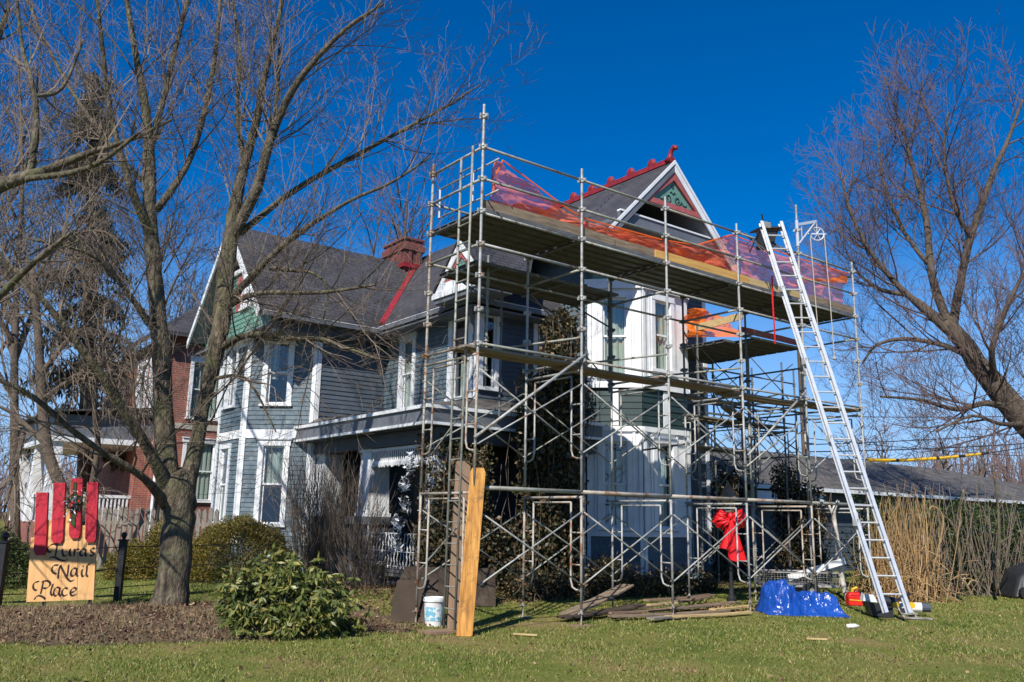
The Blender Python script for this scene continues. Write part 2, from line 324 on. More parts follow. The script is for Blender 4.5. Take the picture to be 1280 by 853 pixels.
# ---------------------------------------------------------------- walls, windows
class Plane:
    def __init__(s,a,b,out=None):     # a,b (u,v); outward normal is to the right of a->b by default
        s.a=Vector((a[0],a[1],0));d=Vector((b[0]-a[0],b[1]-a[1],0));s.L=d.length;s.t=d.normalized()
        s.n=Vector((s.t.y,-s.t.x,0))
    def __call__(s,x,z,d=0): p=s.a+s.t*x+s.n*d;return Vector((p.x,p.y,z))
def siding(parent,pl,z0,z1,holes=(),material=None,s0=0,s1=None,clip=None,ex=.115,name='wall',base=0):
    if s1 is None: s1=pl.L
    mb=MB();zs=set()
    k=0
    while z0+k*ex<z1+1e-6: zs.add(round(z0+k*ex,4));k+=1
    zs.add(z1);hz=[h for h in holes]
    for h in hz:
        for z in (h[2],h[3]):
            if z0<z<z1: zs.add(round(z,4))
    zs=sorted(zs)
    for a,b in zip(zs,zs[1:]):
        if b-a<.004: continue
        m=(a+b)/2;iv=[(s0,s1)] if clip is None else [clip(m)]
        for h in hz:
            if h[2]<m<h[3]:
                nv=[]
                for p,q in iv:
                    if h[1]<=p or h[0]>=q: nv.append((p,q));continue
                    if h[0]>p: nv.append((p,h[0]))
                    if h[1]<q: nv.append((h[1],q))
                iv=nv
        fa=((a-z0)/ex)%1;
        if fa>.999: fa=0
        fb=fa+(b-a)/ex
        da,db=.024-.018*fa,.024-.018*min(1,fb)
        for p,q in iv:
            if q-p<.01: continue
            j=rnd.uniform(-.003,.003)
            mb.quad(pl(p,a,da+base+j),pl(q,a,da+base+j),pl(q,b,db+base),pl(p,b,db+base))
            if fa==0: mb.quad(pl(p,a,base),pl(q,a,base),pl(q,a,da+base+j),pl(p,a,da+base+j))
    return mb.build(name,material or M['siding'],parent)
def window(parent,pl,s0,s1,z0,z1,cur='curtain',cas=.13,split=.5,base=0,hood=True,cm='white',curt=(.0,1.,0.,1.)):
    """s0..s1, z0..z1 are the clear glass opening incl. sash; casing outside"""
    f=MB();D=.05+base
    def bx(a,b,c,d,d0,d1):
        f.hexa([pl(a,c,d0),pl(b,c,d0),pl(b,c,d1),pl(a,c,d1)],[pl(a,d,d0),pl(b,d,d0),pl(b,d,d1),pl(a,d,d1)])
    bx(s0-cas,s0,z0-.02,z1,-.04,D);bx(s1,s1+cas,z0-.02,z1,-.04,D)
    bx(s0-cas-(.03 if hood else 0),s1+cas+(.03 if hood else 0),z1,z1+cas*1.15,-.04,D+.012)
    if hood: bx(s0-cas-.05,s1+cas+.05,z1+cas*1.15,z1+cas*1.15+.035,-.04,D+.05)
    bx(s0-cas-.03,s1+cas+.03,z0-.09,z0-.02,-.04,D+.035)
    sw=.045;zm=z0+(z1-z0)*split
    for (c,d,dd) in ((zm-.02,z1,-.02),(z0-.02,zm+.02,-.055)):
        bx(s0,s0+sw,c,d,dd-.03,dd);bx(s1-sw,s1,c,d,dd-.03,dd);bx(s0+sw,s1-sw,d-sw,d,dd-.03,dd);bx(s0+sw,s1-sw,c,c+sw,dd-.03,dd)
    w=f.build('window',M[cm],parent)
    for (c,d,dd,g) in ((zm,z1-sw,-.035,0),(z0,zm-sw+.02,-.07,0)):
        g=MB();g.quad(pl(s0+sw,c+.02,dd),pl(s1-sw,c+.02,dd),pl(s1-sw,d,dd+.004),pl(s0+sw,d,dd+.004));g.build('pane',M['glass'],w)
    if cur:
        g=MB();a,b,c,d=curt;n=26
        S0,S1=s0+(s1-s0)*a,s0+(s1-s0)*b;Z0,Z1=z0+(z1-z0)*c,z0+(z1-z0)*d
        for i in range(n):
            x0=S0+(S1-S0)*i/n;x1=S0+(S1-S0)*(i+1)/n
            e=lambda x:-.13+.025*math.sin(x*42+S0*9)+.012*math.sin(x*91)
            g.quad(pl(x0,Z0,e(x0)),pl(x1,Z0,e(x1)),pl(x1,Z1,e(x1)),pl(x0,Z1,e(x0)))
        g.build('curtain',M[cur],w)
    return w
def boardon(parent,pl,a,b,z0,z1,d0,d1,mt='white',name='trim_board'):
    f=MB();f.hexa([pl(a,z0,d0),pl(b,z0,d0),pl(b,z0,d1),pl(a,z0,d1)],[pl(a,z1,d0),pl(b,z1,d0),pl(b,z1,d1),pl(a,z1,d1)])
    return f.build(name,M[mt],parent)
house=thing('victorian_house','blue-grey clapboard house with steep dark roofs and white bay windows behind the scaffolding','house',(3.9,5.5,.1))
# planes. outward normal right of a->b: walking with the house on the left
gw=.2
P_m=Plane((3.9,9.8),(3.9,5.5));P_f=Plane((3.9,5.5),(6.3,5.5));P_r=Plane((6.3,5.5),(6.3,4.4))
P_b1=Plane((6.3,4.4),(7.2,3.5));P_b2=Plane((7.2,3.5),(8.75,3.5));P_b3=Plane((8.75,3.5),(9.65,4.4));P_e=Plane((9.65,4.4),(10.6,4.4));P_e2=Plane((10.6,4.4),(10.6,9.5))
P_lf=Plane((1.92,9.8),(3.9,9.8));P_lc=Plane((.61,11.11),(1.92,9.8));P_ll=Plane((.61,12.89),(.61,11.11));P_lc2=Plane((1.92,14.2),(.61,12.89));P_lb=Plane((3.9,14.2),(1.92,14.2))
Z0=.08
# --- left wing
W=[]
def hol(s0,s1,z0,z1): return (s0-.02,s1+.02,z0-.04,z1+.02)
a=P_ll
sw1=(.43,.98,1.45,3.3);sw2=(.43,.98,4.45,6.0)
siding(house,a,Z0,6.05,[hol(*sw1),hol(*sw2)]);window(house,a,*sw1,cur='greencurtain',cas=.11,curt=(0,.7,0,.5),hood=False);window(house,a,*sw2,cur='curtain',cas=.11,curt=(0,.35,0,1))
a=P_lc
cw1=(.60,1.16,1.42,3.33);cw2=(.56,1.1,4.42,6.0)
siding(house,a,Z0,6.05,[hol(*cw1),hol(*cw2)]);window(house,a,*cw1,cur='curtain',cas=.13,curt=(.12,1,.5,.93));window(house,a,*cw2,cur='curtain',cas=.14,curt=(0,.4,.4,1))
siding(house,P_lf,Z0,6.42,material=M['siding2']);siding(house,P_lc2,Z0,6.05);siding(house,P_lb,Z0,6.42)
for p,q in ((P_ll,0),(P_ll,1),(P_lc,0),(P_lc,1),(P_lf,0)):
    L=p.L;x0,x1=((0,.10) if q==0 else (L-.10,L))
    boardon(house,p,x0,x1,.9,6.1,.0,.045 if p is not P_lf else .04,name='corner_board')
for p in (P_ll,P_lc): boardon(house,p,.104,p.L-.104,3.52,3.74,0,.036,name='band_board')
boardon(house,P_ll,.104,P_ll.L-.104,5.93,6.1,0,.03,name='band_board')
# gable of the left wing, in the plane u=.55
P_g=Plane((.55,14.5),(.55,9.5))
def gclip(z):
    h=max(.02,2.5-(z-6.3)/1.1);return (2.5-h,2.5+h)
gwin=(2.35,3.45,6.95,7.95)
siding(house,P_g,6.2,8.1,[gwin],M['green'],clip=gclip,ex=.13,name='gable_wall')
boardon(house,P_g,0,5,6.05,6.22,-.08,.06,name='gable_band')
pan=MB()
a=P_g
pan.hexa([a(2.35,6.95,-.1),a(2.75,6.95,-.1),a(2.75,6.95,.03),a(2.35,6.95,.03)],[a(2.35,7.95,-.1),a(2.75,7.95,-.1),a(2.75,7.95,.03),a(2.35,7.95,.03)])
pan.build('red_panel',M['pink'],house)
window(house,a,2.82,3.35,7.02,7.85,cur=None,cas=.07,hood=False)
boardon(house,a,1.95,3.6,8.02,8.14,-.1,.09,name='gable_band')
mb=MB();mb.hexa([a(1.5,8.1,-.5),a(3.5,8.1,-.5),a(3.5,8.1,-.45),a(1.5,8.1,-.45)],[a(2.4,9.1,-.5),a(2.6,9.1,-.5),a(2.6,9.1,-.45),a(2.4,9.1,-.45)]);mb.build('gable_recess',M['darkgreen'],house)
mb=MB();mb.hexa([a(1.8,8.3,0),a(2.5,9.05,0),a(3.2,8.3,0)],[a(1.8,8.3,.06),a(2.5,9.05,.06),a(3.2,8.3,.06)]) if False else mb.extr([a(2.05,8.62,0),a(2.95,8.62,0),a(2.5,9.1,0)],P_g.n*.06);mb.build('gable_ornament',M['pink'],house)
# soffit under the cut corner and the overhanging eaves
mb=MB();mb.slab([(.3,9.5,6.14),(1.9,9.5,6.14),(1.9,9.85,6.14),(.6,11.15,6.14),(.6,12.9,6.14),(1.9,14.2,6.14),(1.9,14.5,6.14),(.3,14.5,6.14)],.04);mb.build('soffit',M['grey'],house)
mb=MB();mb.box(.56,3.84,9.5,9.54,6.12,6.44);mb.build('frieze_board',M['porchgrey'],house)  # dark grey of this board carries the shade under the gutter
mb=MB();mb.box(.3,3.9,9.3,9.5,6.385,6.42);mb.build('eave_soffit',M['grey'],house)
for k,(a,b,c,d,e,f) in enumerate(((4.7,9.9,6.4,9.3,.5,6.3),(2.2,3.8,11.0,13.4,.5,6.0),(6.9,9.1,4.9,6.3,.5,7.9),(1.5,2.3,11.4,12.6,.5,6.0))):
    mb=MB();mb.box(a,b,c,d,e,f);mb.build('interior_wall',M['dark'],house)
mb=MB()
mb.quad((10.6,9.5,0),(3.9,14.2,0),(3.9,14.2,8),(10.6,9.5,8));mb.build('back_wall',M['siding2'],house)
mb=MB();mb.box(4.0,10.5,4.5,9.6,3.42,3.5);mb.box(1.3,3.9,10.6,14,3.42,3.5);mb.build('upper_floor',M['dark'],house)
mb=MB();mb.hexa([(6.4,4.5,0),(7.25,3.65,0),(8.7,3.65,0),(9.55,4.5,0)],[(6.4,4.5,.46),(7.25,3.65,.46),(8.7,3.65,.46),(9.55,4.5,.46)]);mb.build('foundation',M['porchgrey'],house)
# left wing roof
def roofplane(name,pts,th=.09,mt='roof'): 
    mb=MB();mb.slab(pts,th);return mb.build(name,M[mt],house)
RZ=9.34;EZ=6.5
lr1=roofplane('roof',[(.12,9.35,EZ),(3.75,9.35,EZ),(6.5,12.0,RZ),(.12,12,RZ)])
lr2=roofplane('roof',[(.12,12,RZ),(6.5,12.0,RZ),(6.5,14.65,EZ),(.12,14.65,EZ)])
def rake(u,v0,z0,v1,z1,w=.2,t=.05,name='rake_board',mt='white'):
    mb=MB();mb.extr([(u,v0,z0),(u,v1,z1),(u,v1,z1-w*1.35),(u,v0,z0-w*1.35)],(-t,0,0));return mb.build(name,M[mt],house)
rake(.115,9.33,EZ+.0,12,RZ+.0,.16);rake(.115,14.67,EZ,12,RZ,.16)
for v0,v1 in ((9.5,12),(14.5,12)):
    mb=MB();mb.extr([(.13,v0,EZ-.0),(.13,v1,RZ-.2),(.13,v1,RZ-.24),(.13,v0,EZ-.05)],(.45,0,0));mb.build('rake_soffit',M['grey'],house)
# main block
mw=(.9,1.43,4.36,6.17);mw2=(3.25,3.95,4.42,6.3)
mh=[hol(*mw),hol(*mw2)]
siding(house,P_m,Z0,6.6,mh);window(house,P_m,*mw,cur='curtain',cas=.13);window(house,P_m,*mw2,cur='curtain',cas=.16,curt=(.3,1,0,.55))
fw=(.12,.5,4.6,6.3)
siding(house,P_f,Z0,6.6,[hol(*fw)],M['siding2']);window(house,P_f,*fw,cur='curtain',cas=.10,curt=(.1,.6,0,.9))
boardon(house,P_f,1.62,1.74,4.2,6.55,0,.045,name='corner_board')
siding(house,P_r,Z0,8.0);siding(house,Plane((6.3,9.4),(6.3,5.5)),6.4,8.3)
boardon(house,P_m,4.2,4.3,4.2,6.4,0,.045,name='corner_board');boardon(house,P_m,0,4.3,6.38,6.6,0,.05,'darkgreen','frieze_board');boardon(house,P_f,0,2.4,6.38,6.6,0,.05,'darkgreen','frieze_board')
# bay, all white with panelled pilasters
BZ=.45
bw1=(.36,.92,5.0,6.86);bw1b=(.36,.92,1.5,3.42);bw2=(.42,.98,5.2,6.88);bw2b=(.42,.98,1.5,3.42)
for p,(wu,wl) in ((P_b1,(bw1,bw1b)),(P_b2,(bw2,bw2b)),(P_b3,(bw1,bw1b))):
    hs2=[(wu[0]-.15,wu[1]+.15,wu[2]-.1,wu[3]+.1),(wl[0]-.15,wl[1]+.15,wl[2]-.1,wl[3]+.1)]
    siding(house,p,BZ,1.28,(),M['siding'],name='bay_apron')
    siding(house,p,3.75,4.72,(),M['darkgreen'],name='bay_spandrel',ex=.15)
    for (a0,a1) in ((1.28,3.75),(4.72,7.15)):
        h=[x for x in hs2 if a0<x[2]<a1]
        siding(house,p,a0,a1,h,M['white'],ex=3,name='bay_wall')
    window(house,p,*wu,cur='curtain',cas=.12,hood=False,base=.02);window(house,p,*wl,cur='curtain',cas=.12,hood=False,base=.02,curt=(.2,.9,0,.9))  # upper curtains also stand in for trees reflected in the glass
    for (z0,z1) in ((1.34,3.7),(4.78,7.05)):
        for x0,x1 in ((0,.09),(p.L-.09,p.L)): boardon(house,p,x0,x1,z0,z1,.024,.06,name='pilaster')
        for x0,x1 in ((wu[0]-.12-.07,wu[0]-.125),(wu[1]+.125,wu[1]+.12+.07)): boardon(house,p,x0,x1,z0,z1,.024,.045,name='pilaster')
    boardon(house,p,0,p.L,1.28,1.36,.0,.09,name='sill_band');boardon(house,p,0,p.L,4.68,4.8,0,.09,name='sill_band');boardon(house,p,0,p.L,3.66,3.78,0,.07,name='band_board');boardon(house,p,0,p.L,7.08,7.2,0,.12,name='cornice')
    boardon(house,p,.5*p.L-.09,.5*p.L+.09,3.8,4.66,.024,.05,name='bay_post');boardon(house,p,0,p.L,BZ-.05,BZ+.3,0,.03,'grey','skirt_board')
    boardon(house,p,0,.08,BZ,1.28,0,.045,name='corner_board');boardon(house,p,p.L-.08,p.L,BZ,1.28,0,.045,name='corner_board')
mb=MB();mb.slab([(6.2,4.4,7.32),(7.15,3.38,7.32),(8.8,3.38,7.32),(9.75,4.4,7.32)],.12);mb.build('bay_roof',M['white'],house)
mb=MB()
for p in (Plane((6.35,4.5),(7.25,3.62)),Plane((7.25,3.62),(8.7,3.62)),Plane((8.7,3.62),(9.6,4.5))):
    mb.quad(p(0,7.3),p(p.L,7.3),p(p.L,8.3),p(0,8.3))
mb.build('bay_upper_wall',M['green'],house)
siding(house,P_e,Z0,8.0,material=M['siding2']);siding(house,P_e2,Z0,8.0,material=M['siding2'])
boardon(house,P_e,.82,.95,.6,8.0,0,.045,name='corner_board')
# front gable over the bay
GU=7.76;GZ=10.30;GE=8.05;GW=2.25
P_t=Plane((5.5,4.4),(10.2,4.4))
siding(house,P_t,6.6,8.3,(),M['siding2'],s0=.85,s1=4.1,name='gable_wall')
def tclip(z): h=max(.02,2.1-(z-8.2));return (GU-5.5-h,GU-5.5+h)
siding(house,P_t,8.3,10.1,(),M['darkgreen'],clip=tclip,ex=.13,name='gable_wall')
mb=MB();mb.slab([(5.8,2.95,8.42),(9.9,2.95,8.42),(9.9,4.5,8.42),(5.8,4.5,8.42)],.1);mb.build('gable_floor',M['grey'],house)
mb=MB();mb.box(5.95,9.75,2.93,3.0,8.36,8.6);mb.build('gable_sill_trim',M['grey'],house)
mb=MB();mb.box(5.95,9.75,2.9,3.02,8.6,8.64);mb.build('gable_sill_cap',M['white'],house)
VF=2.88
roofplane('roof',[(GU,VF,GZ),(GU,9.5,GZ),(GU-GW,9.5,GE),(GU-GW,VF,GE)]);roofplane('roof',[(GU+GW,VF,GE),(GU+GW,9.5,GE),(GU,9.5,GZ),(GU,VF,GZ)])
def frake(sg,d0,w,t,mt,name,y):
    mb=MB();s=(GZ-GE)/GW
    A0=Vector((GU,y,GZ-d0));A1=Vector((GU+sg*(GW+.03),y,GE-.03-d0));A2=Vector((A1.x-(0),y,A1.z-w));A3=Vector((GU,y,GZ-d0-w))
    pts=[A0,A1,A2,A3]
    if sg>0: pts=pts[::-1]
    mb.extr(pts,(0,-t,0));return mb.build(name,M[mt],house)
for sg in (-1,1):
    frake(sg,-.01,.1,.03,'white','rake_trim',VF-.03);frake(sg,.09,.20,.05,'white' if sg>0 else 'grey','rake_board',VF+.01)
    mb=MB();s=1
    x0,x1=GU,GU+sg*GW
    mb.quad((x0,VF,GZ-.33),(x1,VF,GE-.33),(x1,4.4,GE-.33),(x0,4.4,GZ-.33));mb.build('rake_soffit',M['grey'],house)
# ornament triangle (framed scroll panel) hung in the rake plane
tz0,tz1=9.04,9.9;hw=1.12
def tri(h0,z0,z1): return [(GU-h0,z0),(GU+h0,z0),(GU,z1)]
mb=MB();o=tri(hw,tz0,tz1+.12);i=tri(hw*.70,tz0+.13,tz1-.10)
for k in range(3):
    j=(k+1)%3;mb.extr([(o[k][0],2.95,o[k][1]),(o[j][0],2.95,o[j][1]),(i[j][0],2.95,i[j][1]),(i[k][0],2.95,i[k][1])],(0,-.08,0))
og=mb.build('ornament_frame',M['pink'],house)
mb=MB();mb.extr([(p[0],2.96,p[1]) for p in tri(hw*.72,tz0+.12,tz1-.08)],(0,-.03,0));mb.build('ornament_panel',M['green'],og)
sc_=MB()
def spiral(cx,cz,r,tn,dirr,st):
    pts=[]
    for q in range(26):
        t=q/25;rr=r*(1-.75*t);an=st+dirr*t*tn*2*math.pi;pts.append((cx+rr*math.cos(an),2.922,cz+rr*math.sin(an)))
    return pts
for sg in (-1,1):
    sc_.tube(spiral(GU+sg*.17,tz0+.27,.125,1.25,-sg,math.pi*(1 if sg<0 else 0)),[.014]*26,6)
    sc_.tube([(GU+sg*.30,2.922,tz0+.27),(GU+sg*.36,2.922,tz0+.20),(GU+sg*.46,2.922,tz0+.19),(GU+sg*.5,2.922,tz0+.24)],[.014,.014,.013,.01],6)
    sc_.tube([(GU,2.922,tz0+.4),(GU+sg*.06,2.922,tz0+.46),(GU+sg*.1,2.922,tz0+.43)],.012,6)
    sc_.tube([(GU,2.922,tz0+.55),(GU+sg*.04,2.922,tz0+.6),(GU+sg*.02,2.922,tz0+.64)],.012,6)
sc_.build('scroll_carving',M['darkgreen'],og)
# red ridge crest with knobs and a curled finial
mb=MB();mb.box(GU-.06,GU+.06,VF,9.2,GZ-.02,GZ+.10);cr_=mb.build('ridge_crest',M['red'],house)
for k in range(8):
    v=3.6+k*.74;mb=MB();mb.ball((GU,v,GZ+.16),.14,6,(.45,1,.95));mb.box(GU-.03,GU+.03,v-.12,v+.12,GZ+.08,GZ+.13);mb.build('crest_knob',M['red'],cr_,smooth=False)
mb=MB();mb.tube([(GU,3.02,GZ+.03),(GU,2.98,GZ+.16),(GU,2.95,GZ+.27),(GU+.0,2.84,GZ+.36),(GU,2.76,GZ+.32)],[.12,.065,.055,.06,.04],8);mb.ball((GU,2.79,GZ+.31),.055,6)
mb.build('finial',M['red'],cr_,smooth=True)
# main hip roof
ME=6.55;ru=6.35;rz=ME+(ru-3.45)*1.1
roofplane('roof',[(3.45,5.05,ME),(ru,7.95,rz),(ru,12.2,rz),(6.1,12.0,9.42),(3.45,9.35,ME)][::-1])
roofplane('roof',[(3.45,5.05,ME),(9.25,5.05,ME),(ru,7.95,rz)])
roofplane('roof',[(9.25,5.05,ME),(9.25,14,ME),(ru,14,rz),(ru,7.95,rz)])
mb=MB();mb.bar((3.5,5.1,ME+.07),(ru,7.95,rz+.05),.13,.06);mb.build('hip_cap',M['red'],house)
mb=MB();mb.bar((3.5,9.4,ME+.09),(5.75,11.65,9.12),.17,.05);mb.build('valley_flashing',M['red'],house)
# eaves: gutters, fascia and soffit
def gutter(p,q,name='gutter',mt='grey'):
    mb=MB();mb.bar(p,q,.11,.11);g=mb.build(name,M[mt],house)
    mb=MB();p,q=Vector(p),Vector(q);n=int((q-p).length/.42);d=(q-p)/n;o=(q-p).normalized().cross(Vector((0,0,1)))*.0
    mb.bar(p+Vector((0,0,.06)),q+Vector((0,0,.06)),.13,.014);mb.build('gutter_lip',M['white'],g)
    for k in range(n):
        mb=MB();r=p+d*(k+.5);mb.bar(r+Vector((0,0,.075)),r+Vector((0,0,.075))+(q-p).normalized().cross(Vector((0,0,1)))*.16*(-1),.03,.012);
    return g
gutter((3.4,5.0,ME-.1),(3.4,9.3,ME-.1));gutter((3.45,4.99,ME-.1),(6.2,4.99,ME-.1));gutter((.2,9.28,EZ-.1),(3.4,9.28,EZ-.1))
mb=MB();mb.box(3.35,3.9,5.0,9.8,6.3,6.34);mb.box(3.9,6.3,5.0,5.5,6.3,6.34);mb.build('eave_soffit',M['grey'],house)
mb=MB();mb.bar((3.42,5.15,6.33),(3.62,5.35,5.75),.07,.07);mb.build('downspout',M['grey'],house)
# corner pediment over the side window
pu=3.12
pv0,pv1,pz0,pap=4.15,6.12,6.72,(5.12,7.86)
def ptri(sc0,z0,dz): return [(pap[0]+(pv1-pap[0])*sc0,z0),(pap[0]+(pv0-pap[0])*sc0,z0),(pap[0],pap[1]-dz)]
mb=MB();o=ptri(1,pz0,0);i=ptri(.66,pz0+.2,.3)
for k in range(3):
    j=(k+1)%3;mb.extr([(pu,o[k][0],o[k][1]),(pu,o[j][0],o[j][1]),(pu,i[j][0],i[j][1]),(pu,i[k][0],i[k][1])],(-.07,0,0))
pf=mb.build('pediment',M['white'],house)
mb=MB();i2=ptri(.52,pz0+.27,.45)
for k in range(3):
    j=(k+1)%3;mb.extr([(pu,i[k][0],i[k][1]),(pu,i[j][0],i[j][1]),(pu,i2[j][0],i2[j][1]),(pu,i2[k][0],i2[k][1])],(-.03,0,0))
mb.build('pediment_moulding',M['pink'],pf)
mb=MB();mb.extr([(pu+.02,p[0],p[1]) for p in i],(-.02,0,0));mb.build('pediment_panel',M['green'],pf)
mb=MB()
for sg in (-1,1):
    mb.tube([(pu-.02,5.12+sg*(.15+.1*math.cos(t*.5)*(1-t/16)),7.13+.1*math.sin(t*.5)*(1-t/16)) for t in range(14)],.014,6)
mb.build('pediment_scroll',M['darkgreen'],pf)
mb=MB();mb.box(pu-.12,pu+.7,pv0-.05,pv1+.05,pz0-.14,pz0);mb.build('pediment_cornice',M['white'],pf)
mb=MB();mb.box(pu-.08,pu+.7,pv0,pv1,pz0-.25,pz0-.14);mb.build('pediment_fascia',M['grey'],pf)
for sgn,vv in ((1,pv1+.1),(-1,pv0-.1)):
    mb=MB();mb.slab([(pu-.1,pap[0],pap[1]+.06),(5.2,pap[0],pap[1]+.06),(4.2,vv,pz0+.02),(pu-.1,vv,pz0+.02)] if sgn>0 else [(pu-.1,vv,pz0+.02),(4.2,vv,pz0+.02),(5.2,pap[0],pap[1]+.06),(pu-.1,pap[0],pap[1]+.06)],.05);mb.build('pediment_roof',M['roof'],house)
# chimney
mb=MB();mb.box(5.38,6.0,11.6,12.9,8.5,10.0);ch=mb.build('chimney',M['chimney'],house)
mb=MB();mb.box(5.32,6.06,11.54,12.96,9.66,9.86);mb.build('chimney_collar',M['chimney'],ch)
mb=MB();mb.box(5.34,6.04,11.56,12.94,10.0,10.07);mb.build('chimney_cap',M['chimney'],ch)
for (x0,x1,y0,y1) in ((5.33,5.38,11.75,11.87),(5.33,5.38,12.15,12.27),(5.33,5.38,12.55,12.67),(5.5,5.6,11.55,11.6),(5.78,5.88,11.55,11.6)):
    mb=MB();mb.box(x0,x1,y0,y1,9.25,9.62);mb.build('brick_pilaster',M['chimney'],ch)
mb=MB();mb.box(5.3,6.08,11.52,12.98,9.10,9.24);mb.build('flashing',M['red'],ch)
# ---------------------------------------------------------------- porch (fixed to the house)
PE=3.82
mb=MB();mb.slab([(1.6,3.9,PE),(1.6,10.14,PE),(1.95,9.8,4.0),(3.9,9.8,4.3),(3.9,5.5,4.3)],.05);mb.build('porch_roof',M['garageroof'],house)
mb=MB();mb.slab([(1.6,3.9,PE),(3.9,5.5,4.3),(6.3,5.5,4.3),(6.3,3.9,PE)],.05);mb.build('porch_roof',M['garageroof'],house)
def lrun(z0,z1,off,t,mt,name):
    mb=MB();o=1.6+off;v=3.9+off
    mb.box(o,o+t,v,10.14,z0,z1);mb.box(o+t,6.3,v,v+t,z0,z1);mb.build(name,M[mt],house)
lrun(3.74,3.81,-.05,.05,'white','porch_gutter');lrun(3.47,3.745,.0,.06,'grey','porch_fascia');lrun(3.42,3.475,-.035,.10,'white','porch_fascia_trim')
mb=MB();mb.box(1.7,3.9,4.0,9.9,3.40,3.43);mb.box(3.9,6.3,4.0,5.5,3.4,3.43);mb.build('porch_ceiling',M['darkgreen'],house)
mb=MB();mb.box(1.95,2.2,4.1,9.8,3.12,3.4);mb.box(2.2,6.3,4.1,4.35,3.12,3.4);mb.build('porch_beam',M['porchgrey'],house)
mb=MB();mb.box(1.95,3.88,4.15,9.78,.42,.56);mb.box(3.88,6.28,4.15,5.48,.42,.56);mb.build('porch_floor',M['grey'],house)
mb=MB();mb.box(2.05,3.88,4.25,9.78,.0,.42);mb.build('porch_base',M['porchgrey'],house)
siding(house,Plane((2.03,9.7),(2.03,6.55)),.05,1.45,(),M['porchgrey'],ex=.2,name='half_wall');siding(house,Plane((2.03,6.55),(2.5,6.55)),.05,1.45,(),M['porchgrey'],ex=.2,name='half_wall')
mb=MB();mb.box(1.93,2.6,6.5,9.72,1.45,1.62);mb.build('half_wall_cap',M['grey'],house)
def column(u0,v0,z0,z1,w0=.54,w1=.46):
    mb=MB();a=w0/2;b=w1/2
    mb.hexa([(u0-a,v0-a,z0),(u0+a,v0-a,z0),(u0+a,v0+a,z0),(u0-a,v0+a,z0)],[(u0-b,v0-b,z1),(u0+b,v0-b,z1),(u0+b,v0+b,z1),(u0-b,v0+b,z1)])
    mb.box(u0-a-.03,u0+a+.03,v0-a-.03,v0+a+.03,z0,z0+.08);mb.box(u0-b-.04,u0+b+.04,v0-b-.04,v0+b+.04,z1-.07,z1);return mb.build('porch_column',M['white'],house)
column(2.3,7.2,1.62,3.12);column(2.3,9.55,1.62,3.12);column(2.2,4.45,.56,3.12,.32,.3);column(5.9,4.35,.56,3.12,.32,.3)
c=MB();c.box(2.04,2.1,4.6,6.92,3.04,3.1);c.box(2.04,2.1,4.6,6.92,2.78,2.83);fz=c.build('porch_frieze',M['white'],house)
for k in range(26):
    v=4.66+k*.088;mb=MB();mb.tube([(2.07,v,2.83),(2.07,v,3.04)],.016,5);mb.build('spindle',M['white'],fz)
mb=MB()
for k in range(44):
    v=4.62+k*.053;l=.05+.05*rnd.random();mb.hexa([(2.045,v,2.78-l),(2.065,v,2.78-l),(2.065,v+.03,2.78-l),(2.045,v+.03,2.78-l)],[(2.035,v-.005,2.79),(2.095,v-.005,2.79),(2.095,v+.045,2.79),(2.035,v+.045,2.79)])
mb.build('scalloped_edge',M['white'],fz)
mb=MB();mb.box(2.3,6.2,5.36,5.46,.56,3.4) if False else mb.box(3.3,3.36,6.1,7.1,.56,2.7);mb.build('front_door',M['black'],house)
siding(house,Plane((3.6,9.7),(3.6,5.3)),.56,3.4,(),M['darkgreen'],name='porch_back_wall')
# ---------------------------------------------------------------- scaffolding
BY=2.114;WD=1.463;UZ=[4.21,4.745,5.28,5.785,6.32,6.855,7.39]
scaf=thing('scaffolding','tall grey and rusty tube scaffolding standing in front of the house','scaffold',(0,0,0))
def base(u,v,rust=False,z=None):
    g=ghz(u,v) if z is None else z
    mb=MB();mb.box(u-.075,u+.075,v-.075,v+.075,g,g+.012);mb.tube([(u,v,g),(u,v,g+.42)],.015,8);mb.tube([(u-.1,v-.05,g+.19),(u+.1,v+.05,g+.19)],.011,6);mb.tube([(u,v,g+.175),(u,v,g+.205)],.032,8)
    mb.build('base_jack',M['rusty'],scaf)
fr_m=['rusty','galv','rusty','galv','galv','oldsteel','galv']
def frame(u,z0,mt,v0=0,v1=WD,h=2.0):
    mb=MB();r=.0215
    for v,s in ((v0,1),(v1,-1)):
        zb=z0+(.25+ghz(u,v) if z0<.1 else 0)
        mb.tube([(u,v,zb),(u,v,z0+h)],r,8)
        iv=v+s*.25
        mb.tube([(u,v,z0+.53),(u,v+s*.12,z0+.535),(u,v+s*.21,z0+.57),(u,iv,z0+.68),(u,iv,z0+h-.1)],.0165,8)
        for z in (z0+.92,z0+1.42): mb.tube([(u,v,z),(u,iv,z)],.014,6)
        for z in (z0+.62,z0+1.72): mb.tube([(u-.05,v,z),(u+.03,v,z)],.010,5)
    mb.tube([(u,v0,z0+h-.02),(u,v1,z0+h-.02)],r,8);mb.tube([(u,v0+.25,z0+h-.1),(u,v1-.25,z0+h-.1)],.0165,6)
    mb.build('end_frame',M[mt],scaf,smooth=True)
def cup(mb,u,v,z,rich=True):
    for a,b,r in ((-.035,-.015,.042),(.015,.035,.042)): mb.tube([(u,v,z+a),(u,v,z+b)],r,9)
    if rich:
        for k in range(4):
            a=k*math.pi/2+.2;mb.bar((u+.045*math.cos(a),v+.045*math.sin(a),z),(u+.085*math.cos(a),v+.085*math.sin(a),z),.03,.05)
